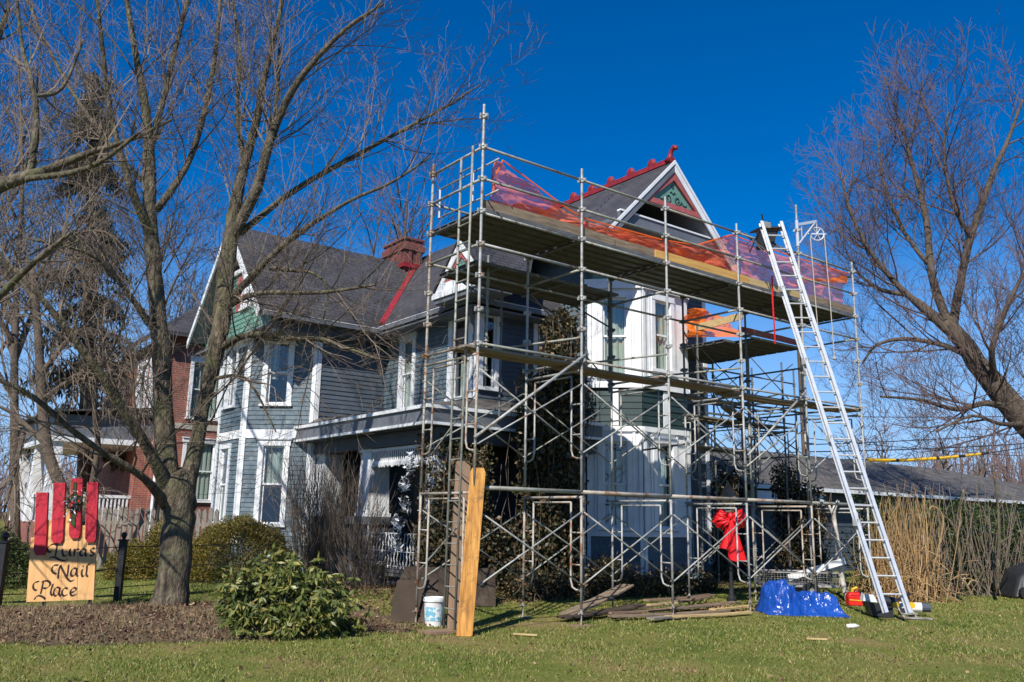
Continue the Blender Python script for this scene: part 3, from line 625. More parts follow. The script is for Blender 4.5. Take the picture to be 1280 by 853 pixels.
def standard(u,v,z0,z1,nodes_,mt,rich=True):
    mb=MB();r=.0235;pr=[(r,z0)]
    for z in sorted(nodes_):
        if z0+.06<z<z1-.04:
            for a,q in ((-.042,r),(-.04,.043),(-.018,.043),(-.016,.03),(.014,.03),(.016,.043),(.038,.040),(.04,r)): pr.append((q,z+a))
    pr.append((r,z1));mb.lathe((u,v,0),pr,9)
    if rich:
        for z in nodes_:
            if z0<z<z1:
                for k in range(4):
                    a=k*math.pi/2+.2;mb.bar((u+.03*math.cos(a),v+.03*math.sin(a),z),(u+.085*math.cos(a),v+.085*math.sin(a),z),.028,.05)
    mb.build('standard',M[mt],scaf)
def ledger(p,q,mt='galv',r=.0225,name='ledger'):
    mb=MB();mb.tube([p,q],r,8);return mb.build(name,M[mt],scaf,smooth=True)
tops=[8.12,7.6,7.62,7.58,8.5,7.62]
stm=['rusty','galv','galv','galv','oldsteel','galv']
for k in range(6):
    u=k*BY
    base(u,0);base(u,WD)
    frame(u,0 if True else 0,['rusty','rusty','galv','galv','rusty','galv'][k]);frame(u,2.07,['rusty','galv','galv','galv','oldsteel','galv'][k])
    standard(u,0,4.07,tops[k],UZ+([7.92] if k in(0,4) else []),'galv')
    standard(u,WD,4.07,7.58 if k==0 else 6.98,UZ,'rusty' if k==0 else ('galv' if k in(1,5) else 'dksteel'))
    # transoms
    for z in (4.21,5.785,6.30): ledger((u,0,z),(u,WD,z),'rusty' if (k==0 and z<5) else ('oldsteel' if z<6 else 'dksteel'),name='transom')
    if k<5:
        u2=u+BY
        for z in (5.785,6.855,7.39): ledger((u+.03,0,z),(u2-.03,0,z),'oldsteel' if z>6 else 'galv')
        ledger((u+.03,-.0,6.29),(u2-.03,-.0,6.29),'galv');
        ledger((u+.03,0,4.21),(u2-.03,0,4.21),'oldsteel' if k in(0,) else 'rusty' if k==1 else 'galv')
        for z in (5.785,6.855): ledger((u+.03,WD,z),(u2-.03,WD,z),'oldsteel')
        ledger((u,.02,2.06),(u2,.02,2.06),'oldsteel' if k in(0,4) else 'rusty',.032)
        # cross braces, front and back
        for v,mts in ((-.03,('galv','galv')),(WD+.03,('oldsteel','oldsteel'))):
            for zb in (0,2.07):
                for (a,b) in ((.62,1.74),(1.74,.62)):
                    mb=MB();mb.tube([(u+.02,v+(.012 if a<b else -.012),zb+a),(u2-.02,v+(.012 if a<b else -.012),zb+b)],.0135,7);mb.build('cross_brace',M[mts[0]],scaf,smooth=True)
for z in (6.855,7.39): ledger((0,0,z),(0,WD,z),'galv',name='end_guard_rail')
for z in (7.12,6.6): ledger((.1,-.3,z),(.1,WD-.05,z+.0),'galv',.015,'gate_rail')
mb=MB();mb.tube([(.1,WD-.08,6.6),(.1,WD-.08,7.12)],.02,6);mb.build('gate_post',M['alu'],scaf)
mb=MB();mb.tube([(.1,.4,6.6),(.1,.4,7.12)],.02,6);mb.build('gate_post',M['alu'],scaf)
mb=MB();mb.tube([(-.05,-.05,2.78),(BY+.03,-.05,4.30)],.024,8);mb.build('diagonal_tube',M['galv'],scaf,smooth=True)
mb=MB();mb.tube([(3*BY+.03,-.05,2.9),(4*BY-.1,-.05,4.32)],.024,8);mb.build('diagonal_tube',M['galv'],scaf,smooth=True)
mb=MB();mb.tube([(.1,WD-.1,2.6),(.1,.1,3.5)],.012,6);mb.build('cross_brace',M['galv'],scaf)
mb=MB();mb.tube([(.02,WD,.8),(.02,.25,1.6)],.012,6);mb.build('cross_brace',M['galv'],scaf)
# inner standards by the house and the right-hand return
for (u,v,z0,z1,mt,fz) in ((1.42,1.75,4.1,6.3,'oldsteel',0),(4.45,1.75,4.1,6.35,'dksteel',0),(4.40,2.45,0,6.2,'dksteel',1),(2.3,2.5,3.5,6.35,'dksteel',0),
      (8.5,2.9,4.1,6.3,'dksteel',0),(8.6,3.0,0,6.0,'dksteel',1),(10.57,3.0,0,6.0,'oldsteel',1),(10.57,4.5,0,6.9,'dksteel',1),(11.4,2.6,0,5.7,'dksteel',1),(10.9,5.6,0,6.0,'dksteel',1),(9.9,3.6,0,5.7,'dksteel',1),(12.3,4.6,0,5.7,'dksteel',1),(12.6,6.2,0,5.7,'dksteel',1)):
    standard(u,v,z0+(ghz(u,v)+.1 if fz else 0),z1,[1.0,2.0,3.1]+UZ,mt,False)
    if fz: base(u,v)
for (p,q) in (((8.6,3.0,4.2),(10.57,3.0,4.2)),((8.6,3.0,5.3),(10.57,3.0,5.3)),((10.57,1.46,4.2),(10.57,4.5,4.2)),((10.57,1.46,5.3),(10.57,4.5,5.3)),((10.57,3,4.9),(12.3,4.6,4.95)),
      ((10.57,1.5,3.2),(10.57,4.5,3.2)),((8.6,3,3.3),(10.57,3,3.3)),((9.9,3.6,4.75),(12.3,4.6,4.75)),((10.9,5.6,5.1),(12.6,6.2,5.1)),((11.4,2.6,4.9),(12.3,4.6,4.9)),((11.4,2.6,3.9),(12.3,4.6,3.9)),((10.57,3,3.9),(11.4,2.6,3.9)),
      ((6.34,WD,4.21),(8.45,WD,4.21)),((8.45,WD,4.21),(10.57,WD,4.21)),((10.57,4.5,3.6),(12.6,6.2,3.6)),((10.57,4.5,4.3),(12.6,6.2,4.3)),((6.34,WD,3.2),(6.9,3.2,3.2))): ledger(p,q,'dksteel',.022)
for (p,q) in (((8.6,3.02,3.3),(10.57,3.02,5.3)),((8.6,3.04,5.3),(10.57,3.04,3.6)),((10.6,1.5,3.2),(10.6,4.5,5.3)),((11.4,2.6,3.0),(12.3,4.6,5.5)),((10.57,3.0,2.2),(12.3,4.6,4.6)),((10.9,5.6,5.6),(12.6,6.2,3.4)),((9.9,3.6,2.4),(11.4,2.6,4.8)),((10.57,4.5,5.5),(12.3,4.6,3.3)),((4.45,1.75,4.3),(2.3,1.6,5.7)),((6.4,1.5,5.6),(7.3,1.55,4.5))):
    mb=MB();mb.tube([p,q],.015,6);mb.build('cross_brace',M['dksteel'],scaf)
for (u,mt) in ((8.6,'oldsteel'),(10.57,'galv'),(12.5,'dksteel')):
    for z0 in (0,2.07): frame(u,z0+(.1 if z0==0 else 0),mt,3.02,4.5)
for (u,u2) in ((8.6,10.57),(10.57,12.5)):
    for v in (3.0,4.52):
        for zb in (.1,2.07,4.1):
            for (a,b) in ((.62,1.74),(1.74,.62)):
                mb=MB();mb.tube([(u+.02,v,zb+a),(u2-.02,v,zb+b)],.0135,6);mb.build('cross_brace',M['oldsteel' if zb<3 else 'dksteel'],scaf,smooth=True)
        for z in (4.21,4.75,5.3): ledger((u,v,z),(u2,v,z),'dksteel',.02)
for v in (2.2,3.7): ledger((8.5,v,4.6),(12.5,v,4.6),'dksteel',.02)
for (u,v,z0,z1) in ((12.5,3.0,.1,5.7),(12.5,4.5,.1,5.7),(9.6,4.5,2.1,5.8),(11.5,3.6,2.1,5.7)): standard(u,v,z0,z1,[4.21,4.745,5.28],'dksteel',False)
for k in (1,2,3): ledger((k*BY,0,4.6),(k*BY-.6,2.3,4.6),'oldsteel',.02,'transom')
# side bracket carrying the inner deck
for u in (1.45,3.0,4.3):
    mb=MB();mb.tube([(u,WD,6.0),(u,2.75,6.0)],.022,6);mb.tube([(u,WD,5.3),(u,2.6,5.98)],.018,6);mb.build('side_bracket',M['dksteel'],scaf)
# ---------------------------------------------------------------- deck planks (each lies on the transoms)
def steelplank(name,u0,u1,v0,v1,z,label,group,mt='dksteel'):
    mb=MB();a=.0015
    mb.box(u0,u1,v0,v1,z,z+.008)
    for v in (v0,v1-.012): mb.box(u0,u1,v,v+.012,z-.05,z-.001)
    n=3
    for i in range(1,n+1):
        v=v0+(v1-v0)*i/(n+1);mb.box(u0+.03,u1-.03,v-.018,v+.018,z-.022,z-.001)
    for u in (u0+.04,u1-.08): 
        mb.box(u,u+.04,v0+.03,v1-.03,z-.06,z-.023)
    o=mb.build(name,M[mt]);return tag(o,label,'plank',group)
bays=['between the first and second front poles','between the second and third front poles','between the third and fourth front poles','between the fourth and fifth front poles','in the rightmost bay']
rows=['outer edge plank','second plank from the outer edge','third plank from the outer edge','fourth plank from the outer edge','fifth plank from the outer edge','plank nearest the house']
pw=WD/6
for k in range(5):
    for j in range(6):
        steelplank('deck_plank',k*BY+.02,(k+1)*BY-.02,j*pw+.008,(j+1)*pw-.008,6.375,'top deck '+rows[j].replace('plank','steel plank')+' '+bays[k],'steel planks of the top deck')
for j,(v0,nm) in enumerate(((1.53,'outermost'),(1.84,'second'),(2.15,'third'),(2.46,'innermost'))):
    steelplank('deck_plank',1.0,4.5,v0,v0+.29,6.08,nm+' steel plank of the short deck hung below the top deck','steel planks of the short inner deck')
for j in range(9):
    v0=1.5+j*.31
    steelplank('deck_plank',(8.5 if j>1 else 8.9),10.62,v0,v0+.295,5.82,['first','second','third','fourth','fifth','sixth','seventh','eighth','ninth'][j]+' plank from the front of the lower right deck','steel planks of the lower right deck')
def wplank(name,p,q,w,h,label,cat='plank',mt='oldwood',group=None,roll=0,fr='h'):
    mb=MB();p=Vector(p);q=Vector(q);n=6;d=(q-p).normalized();a=d.cross(Vector((0,0,1)))
    if a.length<.1: a=Vector((1,0,0))
    a.normalize();u=a.cross(d)
    if roll: a,u=a*math.cos(roll)+u*math.sin(roll),u*math.cos(roll)-a*math.sin(roll)
    L=(q-p).length;sag=0
    loops=[]
    for i in range(n+1):
        t=i/n;o=p.lerp(q,t)+u*(-.006*math.sin(t*math.pi)*L)+a*rnd.uniform(-.004,.004)
        e=.92 if i in(0,n) else 1
        loops.append([o-a*w/2*e-u*h/2,o+a*w/2*e-u*h/2,o+a*w/2*e+u*h/2,o-a*w/2*e+u*h/2])
    b0=len(mb.v)
    for l in loops: mb.v+=l
    for i in range(n):
        for k in range(4):
            mb.f.append((b0+i*4+k,b0+i*4+(k+1)%4,b0+(i+1)*4+(k+1)%4,b0+(i+1)*4+k))
    mb.f.append((b0+3,b0+2,b0+1,b0));mb.f.append((b0+n*4,b0+n*4+1,b0+n*4+2,b0+n*4+3))
    o=mb.build(name,M[mt]);return tag(o,label,cat,group,None,fr)
for k in range(5):
    for j,(v,nm) in enumerate(((.16,'outer'),(.42,'inner'))):
        zz=4.12+(.0 if k%2 else .045)
        wplank('walkway_plank',(k*BY-.18,v,zz),((k+1)*BY+.15,v+rnd.uniform(-.03,.03),zz),.235,.038,nm+' board of the middle walkway '+bays[k],mt='oldwood' if (k+j)%3 else 'greywood',group='boards of the middle walkway')
for k,(u0,u1,mt,lb) in enumerate(((.05,2.95,'oldwood','grey toe board on edge along the left end of the top deck'),(2.6,4.7,'oldwood','dark toe board on edge behind the orange netting'),(4.0,6.75,'yeltoe','yellow toe board on edge along the middle of the top deck'),(6.5,8.9,'newwood','tan toe board on edge beside the ladder hoist'),(8.7,10.6,'oldwood','brown toe board on edge at the right end of the top deck'))):
    wplank('toe_board',(u0,.07 +.035*(k%2),6.47+.0*k),(u1,.07+.035*(k%2),6.47),.17,.032,lb,'toe board',mt,roll=math.pi/2)
wplank('toe_board',(8.55,1.6,6.30),(8.55,3.0,6.24),.17,.032,'tan board on edge at the left end of the lower right deck','toe board','newwood',roll=math.pi/2)
wplank('toe_board',(8.3,1.52,5.93),(10.6,1.52,5.93),.14,.03,'faded red board on edge of the lower right deck','toe board','pink',roll=math.pi/2)
for i,(p,q,mt,lb) in enumerate((((8.6,2.2,4.25),(11.2,3.6,4.25),'greywood','grey plank laid askew across the right-hand tower'),((8.4,2.9,3.36),(11.0,3.2,3.36),'oldwood','brown plank low in the right-hand tower'),((6.3,1.7,4.25),(8.6,1.7,4.25),'oldwood','brown plank on the rear poles beside the bay window'),((8.5,3.3,4.15),(12.6,3.3,4.15),'greywood','long grey plank across the back of the right-hand tower, front of two'),((8.5,3.65,4.15),(12.6,3.7,4.15),'oldwood','long brown plank across the back of the right-hand tower, rear of two'),((4.3,1.75,2.12),(6.5,1.75,2.12),'oldwood','low brown plank on the rear poles in front of the bay window'))):
    wplank('walkway_plank',p,q,.26,.04,lb,mt=mt)
# ---------------------------------------------------------------- climbing ladder on the left end, leaning planks
lad=thing('climbing_ladder','long narrow steel ladder tied upright to the left end of the scaffolding','ladder',(-.07,.35,.05))
for v,vt,zt in ((.27,.2,7.46),(.56,.52,7.36)):
    mb=MB();mb.tube([(-.08,v,.03),(-.06,vt,zt)],.019,8);mb.build('side_rail',M['oldsteel'],lad,smooth=True)
for k in range(23):
    z=.32+k*.308;mb=MB();mb.tube([(-.08,.56-.04*z/7.4,z),(-.08,.27-.07*z/7.4,z)],.011,6);mb.build('rung',M['oldsteel'],lad)
sx,sy=.7927,-.6096
def upright(name,b,t,w,th,label,mt):
    mb=MB();b=Vector(b);t=Vector(t);a=Vector((sx,sy,0));n=(t-b).normalized().cross(a).normalized()*th
    c=.03
    pts=[b-a*w/2,b+a*w/2,t+a*w/2-Vector((0,0,c*2)),t+a*(w/2-c),t-a*(w/2-c),t-a*w/2-Vector((0,0,c*2))]
    mb.extr(pts,n);o=mb.build(name,M[mt]);return tag(o,label,'plank')
upright('leaning_plank',(-.17,-.10,.0),(.04,-.03,2.34),.225,.045,'orange-yellow plank standing upright, nearest of the two leaning boards','yelwood')
upright('leaning_plank',(.08,.52,.02),(.17,.56,2.47),.24,.04,'weathered brown plank standing behind the climbing ladder','brownwood')
mb=MB();mb.box(-.55,-.05,.2,.5,.0,.04);tag(mb.build('footing_board',M['brownwood']),'short brown board lying under the climbing ladder','board')
for (u,v,w_,lb) in ((BY,0,.34,'second'),(2*BY,0,.4,'third'),(3*BY,0,.4,'fourth')):
    mb=MB();mb.box(u-w_/2,u+w_/2,v-.13,v+.13,-.01,.014);tag(mb.build('sole_board',M['brownwood']),'thin wooden pad under the foot of the '+lb+' front pole','board',None)
# ---------------------------------------------------------------- netting
def sheet(name,top,bot,u0,u1,n,m,vf,mt,label):
    V=[];Fc=[]
    for i in range(n+1):
        u=u0+(u1-u0)*i/n;zt,zb=top(u),bot(u)
        for j in range(m+1):
            t=j/m;z=zb+(zt-zb)*t;V.append(vf(u,z,t))
    for i in range(n):
        for j in range(m):
            a=i*(m+1)+j;Fc.append((a,a+m+1,a+m+2,a+1))
    V=[tuple(q) for q in V];o=raw(name,V,Fc,M[mt],(u0,0,6.4));o.data.shade_smooth();return tag(o,label,'netting')
def interp(pts):
    xs=[p[0] for p in pts];ys=[p[1] for p in pts];return lambda u: float(np.interp(u,xs,ys))
from mathutils import noise as mn
def rdg(x,y,k): return 1-2.4*abs(mn.noise(Vector((x,y,k))))
def wr(u,z,t,amp=.05,k=2.2,s=0): return amp*.8*rdg(u*.7,z*2.6+u*.5,s)+amp*.7*rdg(u*1.1-z*1.5,z*7+u*.8,s+3)+amp*.25*rdg(u*3+z*3,z*16-u,s+5)
def wr_old(u,z,t,amp=.05,k=2.2,s=0): return amp*mn.noise(Vector((u*.5*k,z*3.3,s)))+amp*.8*mn.noise(Vector((u*.45*k+z*1.2,z*14,s+4)))+amp*.35*mn.noise(Vector((u*4,z*22,s)))
top=interp([(.28,6.6),(.38,7.36),(.9,7.18),(1.9,6.83),(2.3,6.76),(4.2,6.8),(5.2,6.9),(6.3,7.36),(8.4,7.33),(10.5,7.36)])
sheet('debris_netting',top,lambda u:6.5,.28,10.52,420,26,lambda u,z,t:(u+.05*mn.noise(Vector((u*2,z*4,3))),.10+wr(u,z,t,.09)+.08*(1-t),z),'net','long orange net draped along the rails of the top deck')
hm=MB();hm.tube([(u,.10,top(u)) for u in np.linspace(.34,10.5,80)],.014,5,False)
o_=hm.build('net_hem',M['net2'],bpy.data.objects['debris_netting'])
top2=interp([(.3,6.62),(1.2,6.86),(2.2,6.74),(3.2,6.86),(4.2,6.78),(5.4,6.86),(6.4,6.9)])
sheet('netting_bundle',lambda u:top2(u)+.05*mn.noise(Vector((u*3,1,1))),lambda u:6.5+.03*mn.noise(Vector((u*2,5,1))),.3,6.4,260,22,lambda u,z,t:(u,.24+wr(u,z,t,.16,3,7),z),'net2','thick gathered orange netting bunched on the left half of the top deck')
top3=interp([(8.6,6.9),(9.6,7.05),(10.5,7.3)])
sheet('netting_bundle',top3,lambda u:interp([(8.6,6.84),(10.5,7.12)])(u),8.6,10.5,40,4,lambda u,z,t:(u,.06+wr(u,z,t,.05,3,7),z),'net2','taut orange fold of netting near the right end of the top rail')
sheet('debris_netting',lambda u:6.62+.18*math.sin((u-8.2)*2.2),lambda u:6.0,8.3,9.5,40,14,lambda u,z,t:(u,2.9-.9*(u-8.3)*(1-t)+wr(u,z,t,.2,2,9),z),'net2','crumpled orange net hanging below the top deck beside the bay window')
# ---------------------------------------------------------------- gin wheel and ropes
gw_=thing('rope_hoist','steel swing arm with a pulley wheel clamped high on the right-hand pole','hoist',(8.456,0,7.4))
mb=MB();mb.bar((8.47,0,8.05),(9.02,-.12,8.22),.035,.06);mb.tube([(8.5,0,7.62),(8.98,-.11,8.18)],.02,7);mb.tube([(8.6,-.02,7.72),(8.6,-.02,8.06)],.012,6);mb.tube([(8.456,0,7.55),(8.456,0,8.14)],.036,9);mb.build('swing_arm',M['alu'],gw_)
wc=Vector((9.03,-.12,7.93));wd=Vector((sx,sy,0))
mb=MB();mb.tube([wc+(wd*math.cos(t*math.pi/12)+Vector((0,0,1))*math.sin(t*math.pi/12))*.15 for t in range(25)],.016,6,False)
for k in range(6):
    a=k*math.pi/3;mb.tube([wc,wc+(wd*math.cos(a)+Vector((0,0,1))*math.sin(a))*.15],.008,5)
mb.build('pulley_wheel',M['alu'],gw_);mb=MB();mb.tube([wc,wc+Vector((0,0,.16)),wc+Vector((0,0,.26))],.012,6);mb.bar(wc-wd*.2,wc+wd*.2,.02,.03);mb.build('pulley_hook',M['alu'],gw_)
mb=MB();mb.tube([wc-wd*.155+Vector((0,0,-.02)),wc-wd*.10+Vector((0,0,-2.2)),wc-wd*.02+Vector((0,0,-3.2))],.011,5);mb.tube([wc+wd*.155+Vector((0,0,-.02)),wc+wd*.2+Vector((0,0,-1.5)),wc+wd*.22+Vector((0,0,-2.75))],.011,5);mb.ball(tuple(wc+wd*.22+Vector((0,0,-2.8))),.04,5)
tag(mb.build('pulley_rope',M['rope']),'pale rope hanging from the pulley wheel','rope')
mb=MB();a=Vector(w2h(at(964,352,0) if False else (0,0,0)))
def vplane(x,y,v):
    d=FW+(x-640)/F*RI-(y-426.5)/F*UP;t=(v-(CAM-OX).dot(BX))/d.dot(BX);return Vector(w2h(CAM+d*t))
mb.tube([vplane(965,345,-.08),vplane(966,380,-.1),vplane(968,410,-.1),vplane(969,430,-.08)],.018,6);tag(mb.build('hanging_rope',M['redrope']),'red rope hanging down from the top deck beside the ladder','rope')
# ---------------------------------------------------------------- ladder hoist
def W2(x,y,z):   # ground-plane pixel at height z -> house coordinates
    d=FW+(x-640)/F*RI-(y-426.5)/F*UP;return Vector(w2h(CAM+d*((z-H)/d.z)))
lh=thing('ladder_hoist','long bright aluminium ladder hoist leaning on the top rail, black motor at its foot','ladder hoist',tuple(W2(1115,775,0)))
b0,b1=W2(1107,766,.17),W2(1107,766,.17)+Vector((.7927,-.6096,0))*.38;t0=vplane(951,278,-.22)
dirn=(t0-b0).normalized();LL=(t0-b0).length
side=(b1-b0)
t1=vplane(973,311,-.25)
wtop=.34;sd=side.normalized()
rails=[(b0,t0),(b1,t1+ (t1-b1).normalized()*.35)]
wv=(b1-b0)
rails=[(b0,t0),(b0+sd*.40,t0+sd*.40)]
for p,q in rails:
    mb=MB();d=(q-p).normalized();nrm=sd.cross(d).normalized()
    # I-shaped rail: web and two flanges
    mb.bar(p,q,.022,.11,nrm);mb.bar(p+nrm*.056,q+nrm*.056,.06,.012,nrm);mb.bar(p-nrm*.056,q-nrm*.056,.06,.012,nrm);mb.build('side_rail',M['alu'],lh)
nr_=int(LL/.305)
for k in range(1,nr_):
    p=b0.lerp(t0,k/nr_);mb=MB();mb.tube([p,p+sd*.40],.016,7);mb.build('rung',M['alu'],lh)
for k in (5,10,15,20):
    p=b0.lerp(t0,k/nr_);mb=MB();mb.box(p.x-.05,p.x+.05,p.y-.05,p.y+.05,p.z-.06,p.z+.06);mb.build('rail_joint',M['galv'],lh)
# top platform
pt=b0.lerp(t0,.955);n_=sd.cross(dirn).normalized();n_=n_ if n_.z>0 else -n_
c0=b0.lerp(t0,.975)+Vector((0,0,.06))
fwdh=Vector((-dirn.x,-dirn.y,0)).normalized()*-1
mb=MB();q=[c0-sd*.03,c0+sd*.46,c0+sd*.75+fwdh*.30+Vector((0,0,.02)),c0+sd*.25+fwdh*.6+Vector((0,0,.02))];mb.extr(q,(0,0,.03));mb.build('platform',M['black'],lh)
mb=MB();mb.extr([c0-sd*.02,c0+sd*.16,c0+sd*.10+Vector((0,0,.10))-fwdh*.06,c0-sd*.02+Vector((0,0,.12))-fwdh*.06],fwdh*.02);mb.build('platform_lip',M['galv'],lh)
mb=MB()
for s in (.02,.40):
    mb.tube([c0+sd*s+fwdh*.5,b0.lerp(t0,.90)+sd*s],.016,6);mb.tube([c0+sd*s+fwdh*.1,c0+sd*s+fwdh*.35+Vector((0,0,-.45))],.014,6);mb.tube([c0+sd*s+fwdh*.45,c0+sd*s+fwdh*.05+Vector((0,0,-.5))],.014,6)
mb.tube([c0+sd*.2+fwdh*.2,c0+sd*.12+fwdh*.15+Vector((0,0,.33))],.02,6);mb.tube([c0+sd*.42+fwdh*.4,c0+sd*.40+fwdh*.3+Vector((0,0,.22))],.012,6)
mb.extr([c0+sd*.05+fwdh*.1-Vector((0,0,.05)),c0+sd*.36+fwdh*.1-Vector((0,0,.05)),c0+sd*.33+fwdh*.15-Vector((0,0,.42)),c0+sd*.08+fwdh*.15-Vector((0,0,.42))],fwdh*.12)
mb.build('carriage',M['black'],lh)
# motor base
g0=W2(1112,772,0)
X=Vector((sx,sy,0));Yv=Vector((.6096,.7927,0))
def wbx(mb,c,sx_,sy_,sz_): 
    c=Vector(c);mb.hexa([c+X*a*sx_+Yv*b*sy_ for a,b in ((-1,-1),(1,-1),(1,1),(-1,1))],[c+X*a*sx_+Yv*b*sy_+Vector((0,0,sz_)) for a,b in ((-1,-1),(1,-1),(1,1),(-1,1))])
mb=MB();mb.hexa([g0-X*.36-Yv*.1+Vector((0,0,.04)),g0-X*.02-Yv*.22+Vector((0,0,.0)),g0-X*.0+Yv*.15+Vector((0,0,.02)),g0-X*.34+Yv*.2+Vector((0,0,.05))],[g0-X*.40-Yv*.1+Vector((0,0,.27)),g0-X*.02-Yv*.22+Vector((0,0,.2)),g0-X*.0+Yv*.15+Vector((0,0,.22)),g0-X*.38+Yv*.2+Vector((0,0,.28))]);mb.build('motor_cover',M['black'],lh)
mb=MB();mb.tube([g0+X*.1-Yv*.05+Vector((0,0,.26)),g0-X*.12-Yv*.02+Vector((0,0,.30))],.09,12);mb.tube([g0-X*.12+Vector((0,0,.32)),g0-X*.17+Vector((0,0,.33))],.06,10);mb.bar(g0-X*.02+Vector((0,0,.22)),g0+X*.42+Yv*.05+Vector((0,0,.42)),.07,.03);mb.tube([g0+X*.12-Yv*.15+Vector((0,0,.12)),g0+X*.28-Yv*.15+Vector((0,0,.12))],.06,10);mb.build('motor',M['black'],lh)
mb=MB();mb.tube([g0+X*.08-Yv*.1+Vector((0,0,.24)),g0+X*.16-Yv*.25+Vector((0,0,.02))],.02,6);mb.tube([g0+X*.3-Yv*.1+Vector((0,0,.24)),g0+X*.38-Yv*.25+Vector((0,0,.02))],.02,6);mb.bar(g0+X*.1-Yv*.2+Vector((0,0,.09)),g0+X*.4-Yv*.2+Vector((0,0,.09)),.1,.02);mb.bar(g0+X*.05-Yv*.3+Vector((0,0,.03)),g0+X*.6-Yv*.3+Vector((0,0,.02)),.14,.02);mb.build('foot',M['galv'],lh)
for dx in (.06,.36):
    mb=MB();c=g0+X*dx-Yv*.12+Vector((0,0,.23));mb.tube([c-Yv*.04,c+Yv*.03],.055,12);mb.build('roller_wheel',M['yelplastic'],lh)
mb=MB();c=g0-X*.28+Yv*.1;mb.hexa([c-X*.14+Vector((0,0,.27)),c+X*.12+Vector((0,0,.25)),c+X*.1+Yv*.2+Vector((0,0,.26)),c-X*.12+Yv*.2+Vector((0,0,.28))],[c-X*.12+Vector((0,0,.40)),c+X*.06+Vector((0,0,.38)),c+X*.05+Yv*.18+Vector((0,0,.34)),c-X*.09+Yv*.18+Vector((0,0,.42))]);tag(mb.build('folded_sheet',M['whiteplastic']),'crumpled white sheet resting on the black motor cover','sheet')
c=g0+X*.30+Yv*.25+Vector((0,0,.17))
pr=thing('sealed_roll','white roll with a dark end cap lying behind the hoist base','roll',tuple(c-Vector((0,0,.1))))
mb=MB();mb.tube([c,c+X*.36-Yv*.1],.085,14);mb.build('tube_body',M['whiteplastic'],pr);mb=MB();mb.tube([c+X*.36-Yv*.1,c+X*.50-Yv*.14],.08,14);mb.build('end_cap',M['navy'],pr)
# ---------------------------------------------------------------- ground
def axis(parts):
    out=[]
    for a,b,st in parts: out+=list(np.arange(a,b,st))
    return np.array(out+[parts[-1][1]])
gx=axis([(-1500,-200,260),(-200,-30,17),(-30,-10,1.),(-10,14,.4),(14,40,1.3),(40,200,16),(200,1500,260)])
gy=axis([(-60,4,8),(4,30,.4),(30,60,1.5),(60,200,14),(200,2200,200)])
GX,GY=np.meshgrid(gx,gy,indexing='ij');Zg=np.array([[gz(a,b) for b in gy] for a in gx])
for i in range(len(gx)):
    for j in range(len(gy)):
        if -30<gx[i]<40 and 4<gy[j]<60: Zg[i,j]+=.025*mn.noise(Vector((gx[i]*.7,gy[j]*.7,0)))
V=np.stack([GX,GY,Zg],-1).reshape(-1,3);ny=len(gy)
idx=np.arange(len(gx)*ny).reshape(len(gx),ny)
Fc=np.stack([idx[:-1,:-1],idx[1:,:-1],idx[1:,1:],idx[:-1,1:]],-1).reshape(-1,4)
m,nt,b=nodes('lawn_soil');L=nt.links.new
tc=nt.nodes.new('ShaderNodeTexCoord')
n1=N(nt,'ShaderNodeTexNoise',Scale=.55,Detail=9,Roughness=.65);L(tc.outputs['Object'],n1.inputs['Vector'])
r1=ramp(nt,[(.30,(.075,.105,.022)),(.44,(.14,.165,.038)),(.55,(.20,.185,.062)),(.66,(.26,.185,.10))]);L(n1.outputs['Fac'],r1.inputs[0])
n2=N(nt,'ShaderNodeTexNoise',Scale=26,Detail=6,Roughness=.7);L(tc.outputs['Object'],n2.inputs['Vector'])
r2=ramp(nt,[(.3,(.55,.55,.5)),(.7,(1.35,1.3,1.2))]);L(n2.outputs['Fac'],r2.inputs[0])
mx=nt.nodes.new('ShaderNodeMix');mx.data_type='RGBA';mx.blend_type='MULTIPLY';mx.inputs[0].default_value=1;L(r1.outputs[0],mx.inputs[6]);L(r2.outputs[0],mx.inputs[7]);L(mx.outputs[2],b.inputs['Base Color'])
bp=N(nt,'ShaderNodeBump',Strength=.8,Distance=.03);L(n2.outputs['Fac'],bp.inputs['Height']);L(bp.outputs[0],b.inputs['Normal']);b.inputs['Roughness'].default_value=.95;b.inputs['Specular IOR Level'].default_value=.1
o=raw('lawn',V,Fc,m,(0,0,0));o['kind']='structure';o.data.shade_smooth()
M['soil']=mat('brown_mulch_soil',[(.3,(.042,.028,.018)),(.7,(.115,.075,.045))],scale=3,rough=.95,bump=.8,bscale=18)
# beds: (name, centre world, radii)
def inbed(x,y):
    bx,by=x+5.6,y-12.7
    e1=(bx*.9/3.4)**2+(by-.12*bx-.35)**2/1.75**2
    e1+=.35*mn.noise(Vector((x*1.1,y*1.1,5)))
    u,v,_=w2h((x,y,0))
    e2=1.0 if not(-.2<u<10.6 and 2.55<v<9) else .2
    if .9<u<2.2 and 3<v<7: e2=.2
    return e1,e2+.3*mn.noise(Vector((x,y,9)))
V=[];n=46
for i in range(n+1):
    for j in range(n+1):
        x=-5.6-4.6+9.2*i/n;y=12.7-3.1+6.2*j/n;e=inbed(x,y)[0];V.append((x,y,gz(x,y)+ (.04+.16*(1-e) if e<1 else -.12*(e-1)+.04)+.03*mn.noise(Vector((x*4,y*4,0))) -.02))
Fc=[]
for i in range(n):
    for j in range(n):
        a=i*(n+1)+j;Fc.append((a,a+n+1,a+n+2,a+1))
o=raw('mulch_bed',V,Fc,M['soil'],(-5.6,12.7,0));o['kind']='structure';place(o,'w')
def bedz(x,y):
    e=inbed(x,y)[0];return gz(x,y)+max(0,.02+.16*(1-e))
